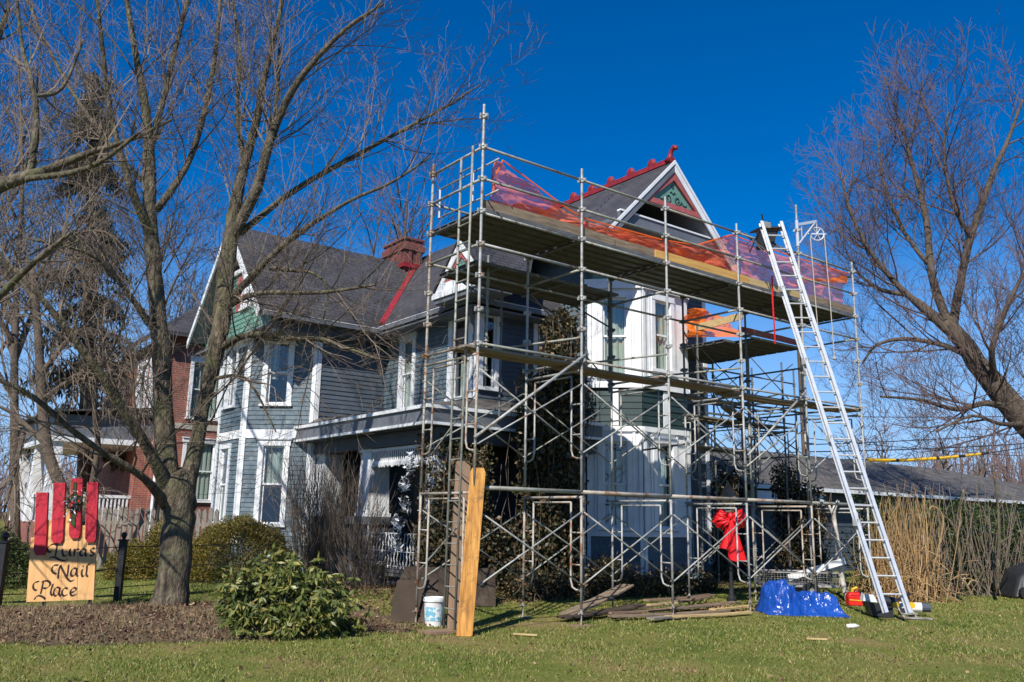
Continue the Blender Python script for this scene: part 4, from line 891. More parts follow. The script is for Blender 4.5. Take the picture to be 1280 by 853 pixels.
# leaf litter and grass
def wedge(n,y0,y1,pw_=1.6):
    t=nr.rand(n)**pw_;Y=y0+(y1-y0)*t;X=(nr.rand(n)*2-1)*(Y*.64+.6);return X,Y
P_=[];
X,Yy=wedge(120000,8.5,26,1.1)
for x,y in zip(X,Yy):
    e1,e2=inbed(x,y)
    if e1<1.02 or (e1<1.35 and rnd.random()<.35) or (e2<.6 and rnd.random()<.9) or rnd.random()<.012: P_.append((x,y,max(bedz(x,y),gz(x,y))+rnd.uniform(.005,.05)))
P_=np.array(P_);V,Fc=leaves(P_,.046+.03*nr.rand(len(P_))**3,.032,flat=.5);o=raw('fallen_leaves',V,Fc,M['litter']);tag(o,kind='stuff',fr='w');o['label']='brown fallen leaves over the beds and scattered on the grass'
ng=330000;X,Yy=wedge(ng,7.2,27,1.25)
e_=lambda x,y:min(inbed(x,y))
keep=np.array([ (min(inbed(x,y))>1.0 or (min(inbed(x,y))>.75 and rnd.random()<.5) or (e_(x,y)>.6 and rnd.random()<.35) or rnd.random()<.16) for x,y in zip(X,Yy)]);X=X[keep];Yy=Yy[keep]
dens=np.array([mn.noise(Vector((x*.9,y*.9,2)))+.5*mn.noise(Vector((x*3,y*3,2))) for x,y in zip(X,Yy)]);k2=nr.rand(len(X))<np.clip(.75+dens,.15,1);X=X[k2];Yy=Yy[k2];dens=dens[k2]
Zb=np.array([gz(a,b)+.02*mn.noise(Vector((a*.7,b*.7,0))) for a,b in zip(X,Yy)])
hgt=(.016+.026*nr.rand(len(X)))*(1+.5*np.clip(dens,-1,1));wd_=.0045+.0045*nr.rand(len(X));wd_*=1+(Yy-8)*.09
a_=nr.rand(len(X))*6.283;ln_=nr.normal(size=(len(X),2))*.022
V=np.empty((len(X),3,3));V[:,0]=np.stack([X-np.cos(a_)*wd_,Yy-np.sin(a_)*wd_,Zb-.01],-1);V[:,1]=np.stack([X+np.cos(a_)*wd_,Yy+np.sin(a_)*wd_,Zb-.01],-1);V[:,2]=np.stack([X+ln_[:,0],Yy+ln_[:,1],Zb+hgt],-1)
o=raw('grass',V.reshape(-1,3),np.arange(3*len(X)).reshape(-1,3),M['grass'],(0,0,0));tag(o,kind='stuff',fr='w');o['label']='short patchy spring grass of the lawn'
ix=[(x,y) for x,y in zip(*wedge(110000,9.5,17,1.0)) if inbed(x,y)[0]<1.15 and mn.noise(Vector((x*1.5,y*1.5,8)))>-.25]
X=np.array([q[0] for q in ix]);Yy=np.array([q[1] for q in ix]);Zb=np.array([bedz(a,b) for a,b in ix]);a_=nr.rand(len(X))*6.283;h_=.03+.11*nr.rand(len(X))**2
V=np.empty((len(X),3,3));V[:,0]=np.stack([X-np.cos(a_)*.006,Yy,Zb-.01],-1);V[:,1]=np.stack([X+np.cos(a_)*.006,Yy,Zb-.01],-1);V[:,2]=np.stack([X+nr.normal(size=len(X))*.06,Yy+nr.normal(size=len(X))*.04,Zb+h_],-1)
M['straw']=leafmat('dead_straw',[(0,(.07,.045,.028)),(.5,(.17,.115,.065)),(.9,(.33,.25,.14)),(1,(.12,.17,.04))],rough=.8,trans=.1)
o=raw('dead_grass',V.reshape(-1,3),np.arange(3*len(X)).reshape(-1,3),M['straw'],(0,0,0));tag(o,kind='stuff',fr='w');o['label']='dead straw and stems over the mulch bed'
# ---------------------------------------------------------------- trees
def spline(pts,n=4):
    pts=[Vector(p) for p in pts];out=[]
    for i in range(len(pts)-1):
        p0=pts[max(i-1,0)];p1=pts[i];p2=pts[i+1];p3=pts[min(i+2,len(pts)-1)]
        for k in range(n):
            t=k/n;out.append(.5*((2*p1)+(p2-p0)*t+(2*p0-5*p1+4*p2-p3)*t*t+(3*p1-p0-3*p2+p3)*t**3))
    out.append(pts[-1]);return out
def rdir(d,ang):
    q=Vector((rnd.gauss(0,1),rnd.gauss(0,1),rnd.gauss(0,1)));q=(q-d*q.dot(d)).normalized();return (d*math.cos(ang)+q*math.sin(ang)).normalized()
def grow(mb,p,d,L,r,lvl,P):
    n=P['seg'][lvl];pts=[p];q=p.copy();dd=d.copy();wob=P['wob']
    for i in range(n):
        dd=(dd+Vector((rnd.gauss(0,wob),rnd.gauss(0,wob),rnd.gauss(0,wob)))+Vector((0,0,P['up'][lvl]))).normalized();q=q+dd*L/n;pts.append(q.copy())
    rm=P['rmin'];rs=[max(rm*.7,r*(1-.8*i/n)) for i in range(n+1)]
    mb.tube(pts,rs,5 if r>.025 else 3,False)
    if lvl+1<len(P['num']): kids(mb,pts,rs,L,lvl+1,P,P['t0'])
def kids(mb,pts,rs,L,lvl,P,t0=.2):
    c=P['num'][lvl];n=int(c*L) if P.get('perm') or lvl==0 else c
    n=max(1,int(P['num'][lvl]*L+rnd.random()))
    for _ in range(n):
        t=t0+(1-t0)*rnd.random();i=min(int(t*(len(pts)-1)),len(pts)-2);f=t*(len(pts)-1)-i
        p=pts[i].lerp(pts[i+1],f);d=(pts[i+1]-pts[i]).normalized();r=min(rs[i]*.62,P['rad'][lvl])*rnd.uniform(.7,1.1)
        grow(mb,p,rdir(d,rnd.uniform(*P['ang'])),P['len'][lvl]*rnd.uniform(.5,1.25)*(1.15-.5*t),max(P['rmin'],r),lvl,P)
def tree(name,label,cat,limbs,Pp,bark='bark',twig='twig',group=None,D=14,world=False):
    """limbs: lists of (x,y,D,rpx) image-measured points turned into world positions at their own distance"""
    L3=[]
    for lb in limbs:
        pts=[at(x,y,d) for x,y,d,r in lb];rad=[r*d/F for x,y,d,r in lb];sp=spline(pts,4)
        rr=[float(np.interp(i/4,range(len(rad)),rad)) for i in range(len(sp))];L3.append((sp,rr))
    root=L3[0][0][0];t=thing(name,label,cat,tuple(root),'w',group)
    for i,(sp,rr) in enumerate(L3):
        for k in range(len(sp)):
            if rr[k]>.05: sp[k]+=Vector((rnd.gauss(0,1),rnd.gauss(0,1),0))*rr[k]*.06
        mb=MB();mb.tube(sp,rr,14 if rr[0]>.12 else 8);mb.build('trunk' if i==0 else 'limb',M[bark],t,smooth=True,uv=False)
    mb=MB()
    for i,(sp,rr) in enumerate(L3):
        L=sum((sp[k+1]-sp[k]).length for k in range(len(sp)-1))
        if i==0 and Pp.get('bare'): continue
        kids(mb,sp,rr,L,0,Pp,Pp.get('tt',.12) if i else .6)
    mb.build('twigs',M[twig],t,uv=False);return t
PA=dict(num=[2.9,3.0,4.0,4.4],len=[2.3,1.15,.56,.26],rad=[.020,.010,.0065,.0045],seg=[6,4,3,2],up=[.10,.07,.05,.03],wob=.12,rmin=.0035,ang=(.4,1.0),t0=.12)
PA['bare']=True
A_=14.2
tree('bare_maple_tree','large bare maple forking low beside the painted wood sign','tree',[
 [(212,782,14.1,31.1),(212,762,14.1,22.9),(216,720,14.15,18.8),(222,660,14.2,18.8),(222,625,14.2,21.3),(216,590,14.2,18.0)],
 [(212,612,14.2,14.1),(207,560,14.2,12.9),(203,480,14.2,11.4),(199,420,14.2,10.7),(193,340,14.2,9.6),(187,270,14.2,8.9),(187,200,14.2,7.4),(181,130,14.1,5.5),(168,60,14,4.0),(155,-20,14,3.0)],
 [(228,625,14.2,12.6),(242,570,14.4,9.6),(254,510,14.5,8.1),(266,455,14.6,9.6),(277,400,14.7,11.4),(283,340,14.8,11.1),(290,285,14.9,9.2),(300,228,14.9,7.0),(318,160,15,5.5),(331,95,15,4.4),(346,35,15,3.3),(356,-20,15,2.6)],
 [(289,300,14.9,7.4),(322,235,14.6,6.7),(338,175,14.4,5.9),(366,112,14.2,4.8),(400,68,14,3.7),(440,30,13.9,2.6),(480,5,13.8,1.5)],
 [(300,292,14.9,4.4),(368,238,15.2,4.0),(453,190,15.4,3.1),(490,170,15.5,2.6),(558,133,15.6,1.6),(600,106,15.6,0.7)],
 [(284,378,14.8,5.9),(296,365,14.6,4.8),(338,322,14.2,4.0),(372,292,14,3.3),(436,252,13.8,2.4),(490,228,13.7,1.8),(538,196,13.6,1.1)],
 [(284,384,14.8,4.4),(322,367,14.2,3.3),(400,366,13.5,2.6),(470,356,13,1.5)],
 [(276,436,14.7,5.2),(297,423,14.3,4.4),(322,418,14,3.9),(361,423,13.6,3.4),(401,424,13.2,2.8),(430,434,13,2.2),(475,450,12.8,1.1)],
 [(338,335,14.6,3.3),(362,338,14.2,2.6),(392,342,14,1.9),(410,362,13.9,1.1),(404,400,13.8,0.7)],
 [(214,622,14.2,9.6),(184,560,13.6,6.7),(141,492,13,5.9),(108,444,12.6,5.2),(75,401,12.3,4.0),(40,360,12,3.3),(5,325,11.8,2.2)],
 [(208,632,14.1,7.4),(180,598,13.4,4.8),(130,566,12.8,4.0),(90,538,12.4,3.7),(50,503,12,3.4),(15,482,11.7,3.0),(-30,465,11.5,2.2)],
 [(192,300,14.2,6.7),(165,238,13.8,5.2),(140,150,13.5,3.7),(128,60,13.2,3.0),(120,-20,13,2.2)],
 [(196,262,14.2,5.2),(232,210,14.5,4.4),(256,140,14.7,3.7),(270,60,14.9,3.0),(276,-20,15,2.2)],
 [(187,190,14.2,5.2),(205,120,14.3,4.0),(222,50,14.4,3.3),(240,-20,14.5,2.6)],
 [(190,235,14.2,4.4),(152,200,14.6,3.7),(100,130,15,3.0),(60,60,15.3,2.2),(30,-10,15.5,1.5)],
 [(306,205,14.9,3.7),(296,140,15.2,3.1),(300,70,15.4,2.5),(290,-10,15.6,1.8)],
 [(332,200,14.5,3.3),(345,130,14.9,2.8),(350,60,15.2,2.2)],
 [(199,420,14.2,4.4),(170,380,13.8,3.7),(130,330,13.4,3.0),(90,310,13,2.2),(40,300,12.6,1.5)],
 [(262,475,14.6,3.0),(300,470,14.2,1.9),(320,490,14,1.5),(345,540,13.8,0.9)],
],PA)
PB=dict(PA,num=[2.8,3.0,4.0,4.0],len=[1.4,.9,.5,.24])
tree('bare_tree','bare tree whose pale limbs reach in from the left edge of the lawn','tree',[
 [(-420,880,11.5,26),(-400,600,11.5,20),(-330,400,11.5,15),(-200,300,11.5,12),(-60,280,11.5,10)],
 [(-70,300,11.5,10),(-10,240,11.5,9),(30,222,11.5,8),(62,212,11.5,6.5),(110,192,11.4,4.5),(160,176,11.4,3),(215,150,11.3,1.6)],
 [(20,225,11.5,6),(38,212,11.5,5),(45,160,11.5,4.4),(42,112,11.5,3.5),(28,60,11.5,2.6),(20,-10,11.5,2)],
 [(30,224,11.5,4.5),(90,216,11.2,4),(130,200,11,3),(175,165,10.8,2)],
 [(45,120,11.5,3),(78,110,11.8,2.5),(104,50,12,1.8)],
 [(-330,430,11.5,8),(-140,410,11.2,7),(-40,400,11,5),(40,330,10.6,4),(90,290,10.4,2.2)],
 [(-250,330,11.5,8),(-90,180,11.7,6),(-20,90,12,4.5),(10,10,12,3)],
],PB)
PC=dict(PA,num=[2.4,2.9,3.5,3.2],len=[2.9,1.6,.85,.42],rad=[.030,.016,.010,.007],rmin=.0058,up=[.10,.12,.14,.10])
tree('bare_spreading_tree','large bare tree leaning in from the right edge beyond the scaffolding','tree',[
 [(1420,700,24.5,27.4),(1340,590,24.5,19.9),(1285,530,24.5,16.4),(1240,478,24.5,13.7),(1205,430,24.5,10.9),(1182,400,24.5,8.9)],
 [(1186,408,24.5,6.1),(1165,345,24.5,4.9),(1157,270,24.5,4.0),(1140,205,24.5,2.7),(1125,150,24.5,1.5)],
 [(1190,412,24.5,6.1),(1200,355,24.3,5.2),(1214,295,24,4.6),(1238,225,23.8,3.7),(1262,170,23.6,2.5),(1278,125,23.4,1.4)],
 [(1208,434,24.5,5.5),(1160,392,24.5,4.6),(1118,352,24.5,3.7),(1085,310,24.5,2.7),(1062,262,24.5,1.9),(1050,215,24.5,1.1)],
 [(1180,402,24.5,3.7),(1140,372,25,3.1),(1100,362,25.4,2.5),(1070,340,25.8,1.2)],
 [(1222,452,24.5,4.2),(1180,432,24.8,3.4),(1130,424,25.2,2.7),(1095,432,25.5,2.0),(1078,455,25.6,1.1)],
 [(1262,512,24.5,5.5),(1232,504,24.2,3.7),(1196,512,24,3.0),(1150,500,23.8,2.2),(1100,496,23.6,1.2)],
 [(1246,486,24.5,4.9),(1240,440,23.6,3.7),(1256,390,23.2,3.1),(1280,340,23,2.1)],
 [(1285,530,24.5,4.2),(1250,530,23.6,2.5),(1215,520,23.2,1.9),(1170,540,23,1.1)],
 [(1160,330,24.5,3.1),(1130,290,24.9,2.5),(1105,230,25.3,1.9),(1098,180,25.6,1.0)],
 [(1214,300,24,3.1),(1190,250,23.6,2.5),(1180,190,23.3,1.9),(1185,140,23,1.0)],
 [(1330,600,24.5,9.6),(1330,520,24,6.1),(1310,430,23.7,4.9),(1290,360,23.5,3.1),(1280,280,23.4,1.9)],
],PC,bark='bark2',twig='purtwig')
# drooping and background trees on the left
PW=dict(PA,num=[3.4,3.6,3.6],len=[2.2,1.5,.7],rad=[.03,.016,.01],rmin=.0065,up=[-.12,-.22,-.25],seg=[6,5,3])
tree('weeping_tree','tangled weeping tree with drooping brown twigs behind the painted sign','tree',[
 [(92,712,22,9.3),(96,672,22,7.4),(84,630,22,7.4),(62,570,22,6.8),(52,500,22,6.2),(48,420,22,5.0),(40,330,22,3.7)],
 [(96,668,22,5.6),(112,620,21.6,4.3),(122,560,21.3,3.7),(118,500,21,3.1),(130,440,21,2.2)],
 [(60,560,22,3.7),(20,520,22,2.5),(-20,500,22,1.2)],[(50,470,22,3.7),(90,420,22,3.1),(130,400,22,1.9)],[(45,380,22,3.7),(10,330,22,2.5),(-20,310,22,1.2)],
 [(44,350,22,3.1),(80,300,22,2.5),(130,290,22,1.6),(165,320,22,0.9)],[(52,500,22,3.1),(100,470,21,2.5),(150,470,20.6,1.6)],[(30,540,22,3.1),(15,600,21.5,2.5),(5,640,21,1.2)]],PW,bark='bark2',twig='twig')
PD=dict(PA,num=[2.0,2.2,2.4],len=[3.2,1.8,.9],rad=[.05,.028,.016],rmin=.011,up=[.1,.1,.06],seg=[5,4,3])
def bgtree(name,label,x,D,y0,ytop,sp,P=PD,twig='twig',bark='bark2',group=None,cat='tree',r=6,n=7):
    lb=[[(x,y0,D,r),(x+rnd.uniform(-4,4),(y0*.6+ytop*.4),D,r*.75),(x+rnd.uniform(-8,8),(y0*.25+ytop*.75),D,r*.4),(x+rnd.uniform(-8,8),ytop,D,r*.15)]]
    for k in range(n):
        t=rnd.uniform(.3,.85);yy=y0+(ytop-y0)*t;s=rnd.choice((-1,1))*sp*rnd.uniform(.5,1)*(1.15-t*.5)
        lb.append([(x,yy,D,r*(1-t)*.7+.5),(x+s*.5,yy-(y0-ytop)*.12,D+rnd.uniform(-1,1),r*(1-t)*.45+.4),(x+s,yy-(y0-ytop)*rnd.uniform(.15,.28),D+rnd.uniform(-2,2),.5)])
    return tree(name,label,cat,lb,P,bark=bark,twig=twig,group=group)
bgtree('bare_tree','tall bare tree rising between the brick house and the big maple',20,30,700,60,110,twig='twig',r=6,n=13)
bgtree('bare_tree','slender bare tree at the left edge behind the weeping tree',-20,33,700,150,120,twig='twig',r=5,n=12)
bgtree('bare_tree','bare tree standing behind the brick house roof',205,44,640,265,70,r=5,n=10,twig='dktwig')
PDf=dict(PD,num=[1.2,1.3,1.5],rmin=.014)
bgtree('bare_tree','bare tree showing above the roof beside the brick chimney',512,46,640,228,50,PDf,r=5,n=10,twig='purtwig')
bgtree('bare_tree','thin bare tree rising behind the chimney, left of the scaffolding tower',470,50,640,262,36,PDf,r=4,n=7,twig='purtwig')
PF=dict(PD,num=[.7,.9,1.0],len=[4,2.2,1.2],rmin=.028,rad=[.08,.05,.035])
for i,(x,D,yt,s,lb) in enumerate(((1105,75,535,16,'small distant bare tree above the garage roof, left of the yellow wire cover'),(1075,80,548,12,'small distant bare tree just right of the ladder hoist rails'),(1180,85,540,13,'distant bare tree behind the yellow wire cover'),(1225,88,552,12,'distant bare tree above the right end of the garage roof'),(940,90,545,16,'distant bare tree seen through the right-hand scaffold tower'))):
    bgtree('distant_tree',lb,x,D,640,yt,s,PF,r=2.2,n=6,twig='purtwig')
# conifer
ct=thing('conifer_tree','tall dull green conifer with drooping sprays behind the bare trees','tree',tuple(at(105,660,34)),'w')
b_=at(105,660,34);tp=at(118,88,34);mb=MB();mb.tube([b_,b_.lerp(tp,.5),tp],[.35,.2,.03],8);mb.build('trunk',M['bark2'],ct,uv=False)
C=[];Dr=[]
for k in range(150):
    t=rnd.uniform(.12,1)**.9;a=rnd.random()*6.283;R_=2.3*(1-t)**.75+.25;L=R_*rnd.uniform(.7,1.15);p=b_.lerp(tp,t)
    for q in range(int(40+60*L)):
        s=rnd.random()**.6;c=p+Vector((math.cos(a)*L*s,math.sin(a)*L*s,-.35*L*s*s+rnd.gauss(0,.08)))+Vector((rnd.gauss(0,.16),rnd.gauss(0,.16),-abs(rnd.gauss(0,.3))*s));C.append(c);Dr.append((rnd.gauss(0,.4),rnd.gauss(0,.4),-1))
V,Fc=leaves(np.array([tuple(c) for c in C]),.30,.07,dirs=np.array(Dr));o=raw('foliage',V,Fc,M['conifer'],tuple(ct['org']));o.parent=ct
# ---------------------------------------------------------------- shrubs
def blob(name,label,cat,c,rad,n,ln,wd,mt,group=None,flatb=True,ns=.3,stems=True):
    t=thing(name,label,cat,(c[0],c[1],c[2]-rad[2]*.0),'w',group);c=Vector(c)
    d=nr.normal(size=(n,3));d/=np.linalg.norm(d,axis=1)[:,None];d[:,2]=np.abs(d[:,2])*1.0 if flatb else d[:,2]
    rr=np.array([1+ns*mn.noise(Vector((a*2+c.x,b*2,e*2)))+.6*ns*mn.noise(Vector((a*6,b*6+c.x,e*6))) for a,b,e in d])*(1-.28*nr.rand(n)**1.6)
    P=d*rr[:,None]*np.array(rad)+np.array(c)
    V,Fc=leaves(P,ln,wd,dirs=d*.7+nr.normal(size=(n,3))*.6);o=raw('foliage',V,Fc,M[mt],tuple(t['org']));o.parent=t
    if stems:
        mb=MB()
        for k in range(14):
            a=rnd.random()*6.28;e=Vector((math.cos(a)*rad[0]*.6,math.sin(a)*rad[1]*.6,rad[2]*.75));mb.tube([c-Vector((0,0,.02)),c+e*.5,c+e],[.02,.014,.006],4,False)
        mb.build('stems',M['bark2'],t,uv=False)
    return t
def gp(x,y,D): p=at(x,y,D);return (p.x,p.y,gz(p.x,p.y))
blob('round_hedge','rounded golden-green yew clipped low under the left bay windows','shrub',gp(298,700,19.4),(1.28,.9,1.38),32000,.055,.02,'yew',ns=.14)
blob('round_hedge','golden-green shrub partly behind the maple trunk, left of the round yew','shrub',gp(205,700,20.3),(.85,.7,1.2),14000,.06,.022,'yew',ns=.4)
blob('round_hedge','low yellowish shrub in front of the grey picket fence','shrub',gp(160,700,20.5),(.5,.6,.8),7000,.06,.022,'yew',ns=.4)
blob('dark_hedge','dark green hedge at the left edge behind the wire fence','hedge',gp(-5,700,19),(.95,.9,1.15),12000,.06,.03,'dkhedge',ns=.3)
def rhodo(c,rad):
    t=thing('rhododendron_bush','glossy green rhododendron with drooping leaves in front of the maple','shrub',c,'w');c=Vector(c);C=[];Dn=[];mb=MB()
    for k in range(980):
        d=Vector((rnd.gauss(0,1),rnd.gauss(0,1),abs(rnd.gauss(0,.9)))).normalized();q=1+.38*mn.noise(Vector((d.x*2.3,d.y*2.3+3,d.z*2.3)))
        p=c+Vector((d.x*rad[0],d.y*rad[1],d.z*rad[2]+.05))*q*rnd.uniform(.62,1.0)
        if k%7==0: mb.tube([c+Vector((d.x*.1,d.y*.1,0)),c.lerp(p,.55)+Vector((0,0,-.05)),p],[.014,.009,.005],4,False)
        a0=rnd.random()*6.28;m_=rnd.randint(6,9)
        for j in range(m_):
            a=a0+j*6.283/m_;o=Vector((math.cos(a),math.sin(a),rnd.uniform(-1.5,-.1)));o=(o+d*.25).normalized();C.append(p+o*.062);Dn.append(tuple(o))
        if rnd.random()<.5: C.append(p+Vector((0,0,.03)));Dn.append((.1,.1,1))
    C=np.array([tuple(x) for x in C]);V,Fc=leaves(C,.125,.038,dirs=np.array(Dn));o=raw('foliage',V,Fc,M['rhodo'],tuple(c));o.parent=t
    mb.build('stems',M['bark2'],t,uv=False)
q=onground(340,800);rhodo((q.x,q.y+.55,q.z),(1.0,.72,1.02))
def twiggy(name,label,c,n,h,spread,mt,r=.006,ker=1.0,cat='shrub',kidsn=3,fr='w',lean=.25,group=None):
    t=thing(name,label,cat,c,fr,group);c=Vector(c);mb=MB()
    for k in range(n):
        a=rnd.random()*6.283;b=c+Vector((math.cos(a),math.sin(a),0))*spread[0]*rnd.random();e=b+Vector((math.cos(a)*spread[1]*rnd.random(),math.sin(a)*spread[1]*rnd.random(),h*rnd.uniform(.6,1)))
        m1=b.lerp(e,.5)+Vector((rnd.gauss(0,.07),rnd.gauss(0,.07),0));pts=spline([b,m1,e],3);mb.tube(pts,[r*(1.5-.9*i/6) for i in range(len(pts))],3,False)
        for j in range(kidsn):
            i=rnd.randint(1,len(pts)-2);d=rdir((pts[i+1]-pts[i]).normalized(),rnd.uniform(.3,.8));d.z=abs(d.z)+.3;L=h*rnd.uniform(.12,.35);p2=pts[i]+d*L*.5+Vector((0,0,.02));p3=p2+(d+Vector((rnd.gauss(0,.2),rnd.gauss(0,.2),.2)))*L*.5;mb.tube([pts[i],p2,p3],[r*.7,r*.6,r*.5],3,False)
    mb.build('stems',M[mt],t,uv=False);return t
def hz_(u,v): return (u,v,ghz(u,v))
twiggy('bare_bush','dense dark bare bush against the porch half wall',hz_(1.35,8.1),120,2.75,(.4,.85),'twig',.006,kidsn=6,fr='h')
twiggy('bare_bush','small bare bush growing by the white porch railing',hz_(1.3,5.9),60,2.2,(.25,.75),'twig',.006,kidsn=4,fr='h')
twiggy('bare_bush','low reddish twigs in the bed by the stone planter',hz_(1.2,5.3),50,.8,(.6,.5),'twig',.005,kidsn=3,fr='h')
# climbing leaves
def climber(name,label,org,cells,n,ln,wd,mt='ivy',twn=60,cat='vine'):
    """cells: list of (u,v,z0,z1,ru,rv) columns filled with leaf clumps"""
    t=thing(name,label,cat,org,'h');Cs=[];tot=sum((c[3]-c[2])*c[4] for c in cells)
    for c in cells:
        k=int(n*(c[3]-c[2])*c[4]/tot);ncl=max(8,int(k/28))
        for _ in range(ncl):
            a=rnd.random()*6.283;rr=rnd.random()**.4;cu=c[0]+math.cos(a)*c[4]*rr;cv=c[1]+math.sin(a)*c[5]*rr;cz=rnd.uniform(c[2],c[3])
            for q in range(28): Cs.append((cu+rnd.gauss(0,.08),cv+rnd.gauss(0,.08),max(.02,cz+rnd.gauss(0,.12))))
    V,Fc=leaves(np.array(Cs),ln,wd);o=raw('foliage',V,Fc,M[mt],tuple(org));o.parent=t
    mb=MB()
    for _ in range(twn):
        c=rnd.choice(cells);x=c[0]+rnd.uniform(-1,1)*c[4];y=c[1]+rnd.uniform(-1,1)*c[5];pts=[(x,y,c[2])]
        for k in range(5): x+=rnd.gauss(0,.09);y+=rnd.gauss(0,.06);pts.append((x,y,c[2]+(c[3]-c[2])*(k+1)/5*rnd.uniform(.9,1)))
        mb.tube(pts,.008,4,False)
    mb.build('stems',M['bark2'],t,uv=False);return t
climber('climbing_vine','brown-leaved vine covering the porch corner column behind the leaning planks',(2.3,4.2,.1),[(2.2,4.35,.2,3.35,.34,.34),(2.7,3.95,.1,2.9,.45,.3),(2.0,4.0,.1,1.6,.35,.35),(3.3,3.8,.1,1.5,.4,.3)],13000,.085,.065)
climber('climbing_vine','tall dark vine-smothered tree filling the deep shadow between the porch and the white bay window',(4.5,3.3,.1),[(4.1,3.35,.2,4.6,.55,.4),(4.6,3.4,.2,4.6,.5,.4),(5.0,3.9,.2,6.1,.4,.35),(5.3,4.1,.2,6.2,.35,.3),(4.5,3.2,3.2,4.7,.5,.3)],30000,.10,.075,twn=120)  # taller right-hand leaf columns are shaped to fill a patch of deep shadow
climber('dead_leaf_plants','brown dead garden plants along the foot of the bay window',(7,2.8,.1),[(5.4,2.9,.05,.75,.7,.35),(6.6,2.7,.05,.45,.8,.3),(8,2.8,.05,.40,.8,.25),(3.6,2.9,.05,.6,.8,.3)],9000,.075,.05,twn=90,cat='plants')
climber('climbing_vine','brown-leaved vine on a post at the right side of the house',(11.5,2.9,.1),[(11.9,3.0,.6,3.0,.35,.3),(12.3,2.6,.3,2.6,.35,.35),(10.9,4.2,.2,3.0,.3,.3)],9000,.09,.07)
# right-hand hedge, reeds, saplings
hdg=thing('overgrown_hedge','dark overgrown evergreen hedge with bare vines along the garage wall','hedge',gp(1195,735,21.5),'w');Cs=[];n=30000
for _ in range(900):
    x=rnd.uniform(8.6,14.4);y=20.6+(x-8.6)*.42+rnd.uniform(0,1.6);z=rnd.uniform(.05,2.35)*(1-.25*rnd.random()) 
    if 12.9<x and rnd.random()<.5: continue
    for q in range(28): Cs.append((x+rnd.gauss(0,.16),y+rnd.gauss(0,.16),max(.03,z+rnd.gauss(0,.14))))
V,Fc=leaves(np.array(Cs),.10,.045);o=raw('foliage',V,Fc,M['dkhedge'],tuple(hdg['org']));o.parent=hdg
mb=MB()
for _ in range(170):
    x=rnd.uniform(8.8,14.2);y=20.3+(x-8.6)*.42+rnd.uniform(-.2,.3);p=Vector((x,y,0));e=p+Vector((rnd.gauss(0,.5),rnd.gauss(0,.1),rnd.uniform(.8,2.7)));mb.tube(spline([p,p.lerp(e,.5)+Vector((rnd.gauss(0,.15),0,0)),e],3),.008,3,False)
mb.build('bare_vines',M['twig'],hdg,uv=False)
rd=thing('dry_reeds','tall clump of dry tan canes beside the foot of the ladder hoist','reeds',gp(1135,745,19.6),'w');mb=MB()
for k in range(250):
    x=rnd.gauss(8.85,.36) if k%3 else rnd.uniform(7.9,9.5);y=rnd.uniform(19.3,20.4);h=rnd.uniform(.9,2.6)*(1.08-.22*abs(x-9.4));p=Vector((x,y,0));e=p+Vector((rnd.gauss(.02,.26),rnd.gauss(0,.2),h));mm=p.lerp(e,.55)+Vector((rnd.gauss(0,.10),rnd.gauss(0,.06),0));mb.tube(spline([p,mm,e],3),[.011-.0013*i for i in range(7)],4,False)
for k in range(260):
    x=rnd.gauss(8.9,.6);y=rnd.uniform(19.2,20.3);z=abs(rnd.gauss(0,.45));p=Vector((x,y,z));d=Vector((rnd.gauss(0,1),rnd.gauss(0,.5),rnd.gauss(0,.5))).normalized()*rnd.uniform(.2,.5);mb.tube([p,p+d*.5+Vector((0,0,.05)),p+d],.007,3,False)
mb.tube(spline([at(1160,740,19.6),at(1172,690,19.6),at(1179,655,19.6),at(1176,640,19.6),at(1166,633,19.6),at(1162,637,19.6)],4),.016,5,False)
mb.build('canes',M['reedstem'],rd,uv=False)
def sapling(name,label,paths,mt):
    t=thing(name,label,'sapling',tuple(at(*paths[0][0][:3])),'w')
    for i,pth in enumerate(paths):
        mb=MB();sp=spline([at(x,y,D) for x,y,D,r in pth],4);rr=[float(np.interp(k/4,range(len(pth)),[q[3]*q[2]/F for q in pth])) for k in range(len(sp))];mb.tube(sp,rr,7);mb.build('stem' if i==0 else 'branch',M[mt],t,smooth=True,uv=False)
sapling('sapling','thin pale Y-shaped sapling in front of the overgrown hedge',[[(1202,738,20.2,2.6),(1200,700,20.2,2.4),(1196,666,20.2,2.2)],[(1196,668,20.2,2),(1188,652,20.2,1.6),(1178,645,20.2,1)],[(1196,668,20.2,2),(1201,652,20.2,1.8),(1199,634,20.2,1.5),(1205,612,20.2,.8)]],'bark')
sapling('sapling','thin brown sapling at the right end of the overgrown hedge',[[(1246,738,20.4,2.6),(1248,700,20.4,2.4),(1249,675,20.4,2.2),(1248,640,20.4,1.8),(1244,605,20.4,1.2),(1240,580,20.4,.7)],[(1249,680,20.4,1.6),(1258,674,20.4,1.2),(1266,668,20.4,.7)]],'bark')
sapling('sapling','white-barked crooked sapling beside the red fuel can',[[(1060,752,19.6,3.6),(1054,730,19.6,3.4),(1050,700,19.6,3.4),(1045,668,19.6,3.3),(1042,640,19.6,2.8),(1048,626,19.6,2)],[(1042,645,19.6,2),(1036,632,19.6,1.4)]],'whitebark')
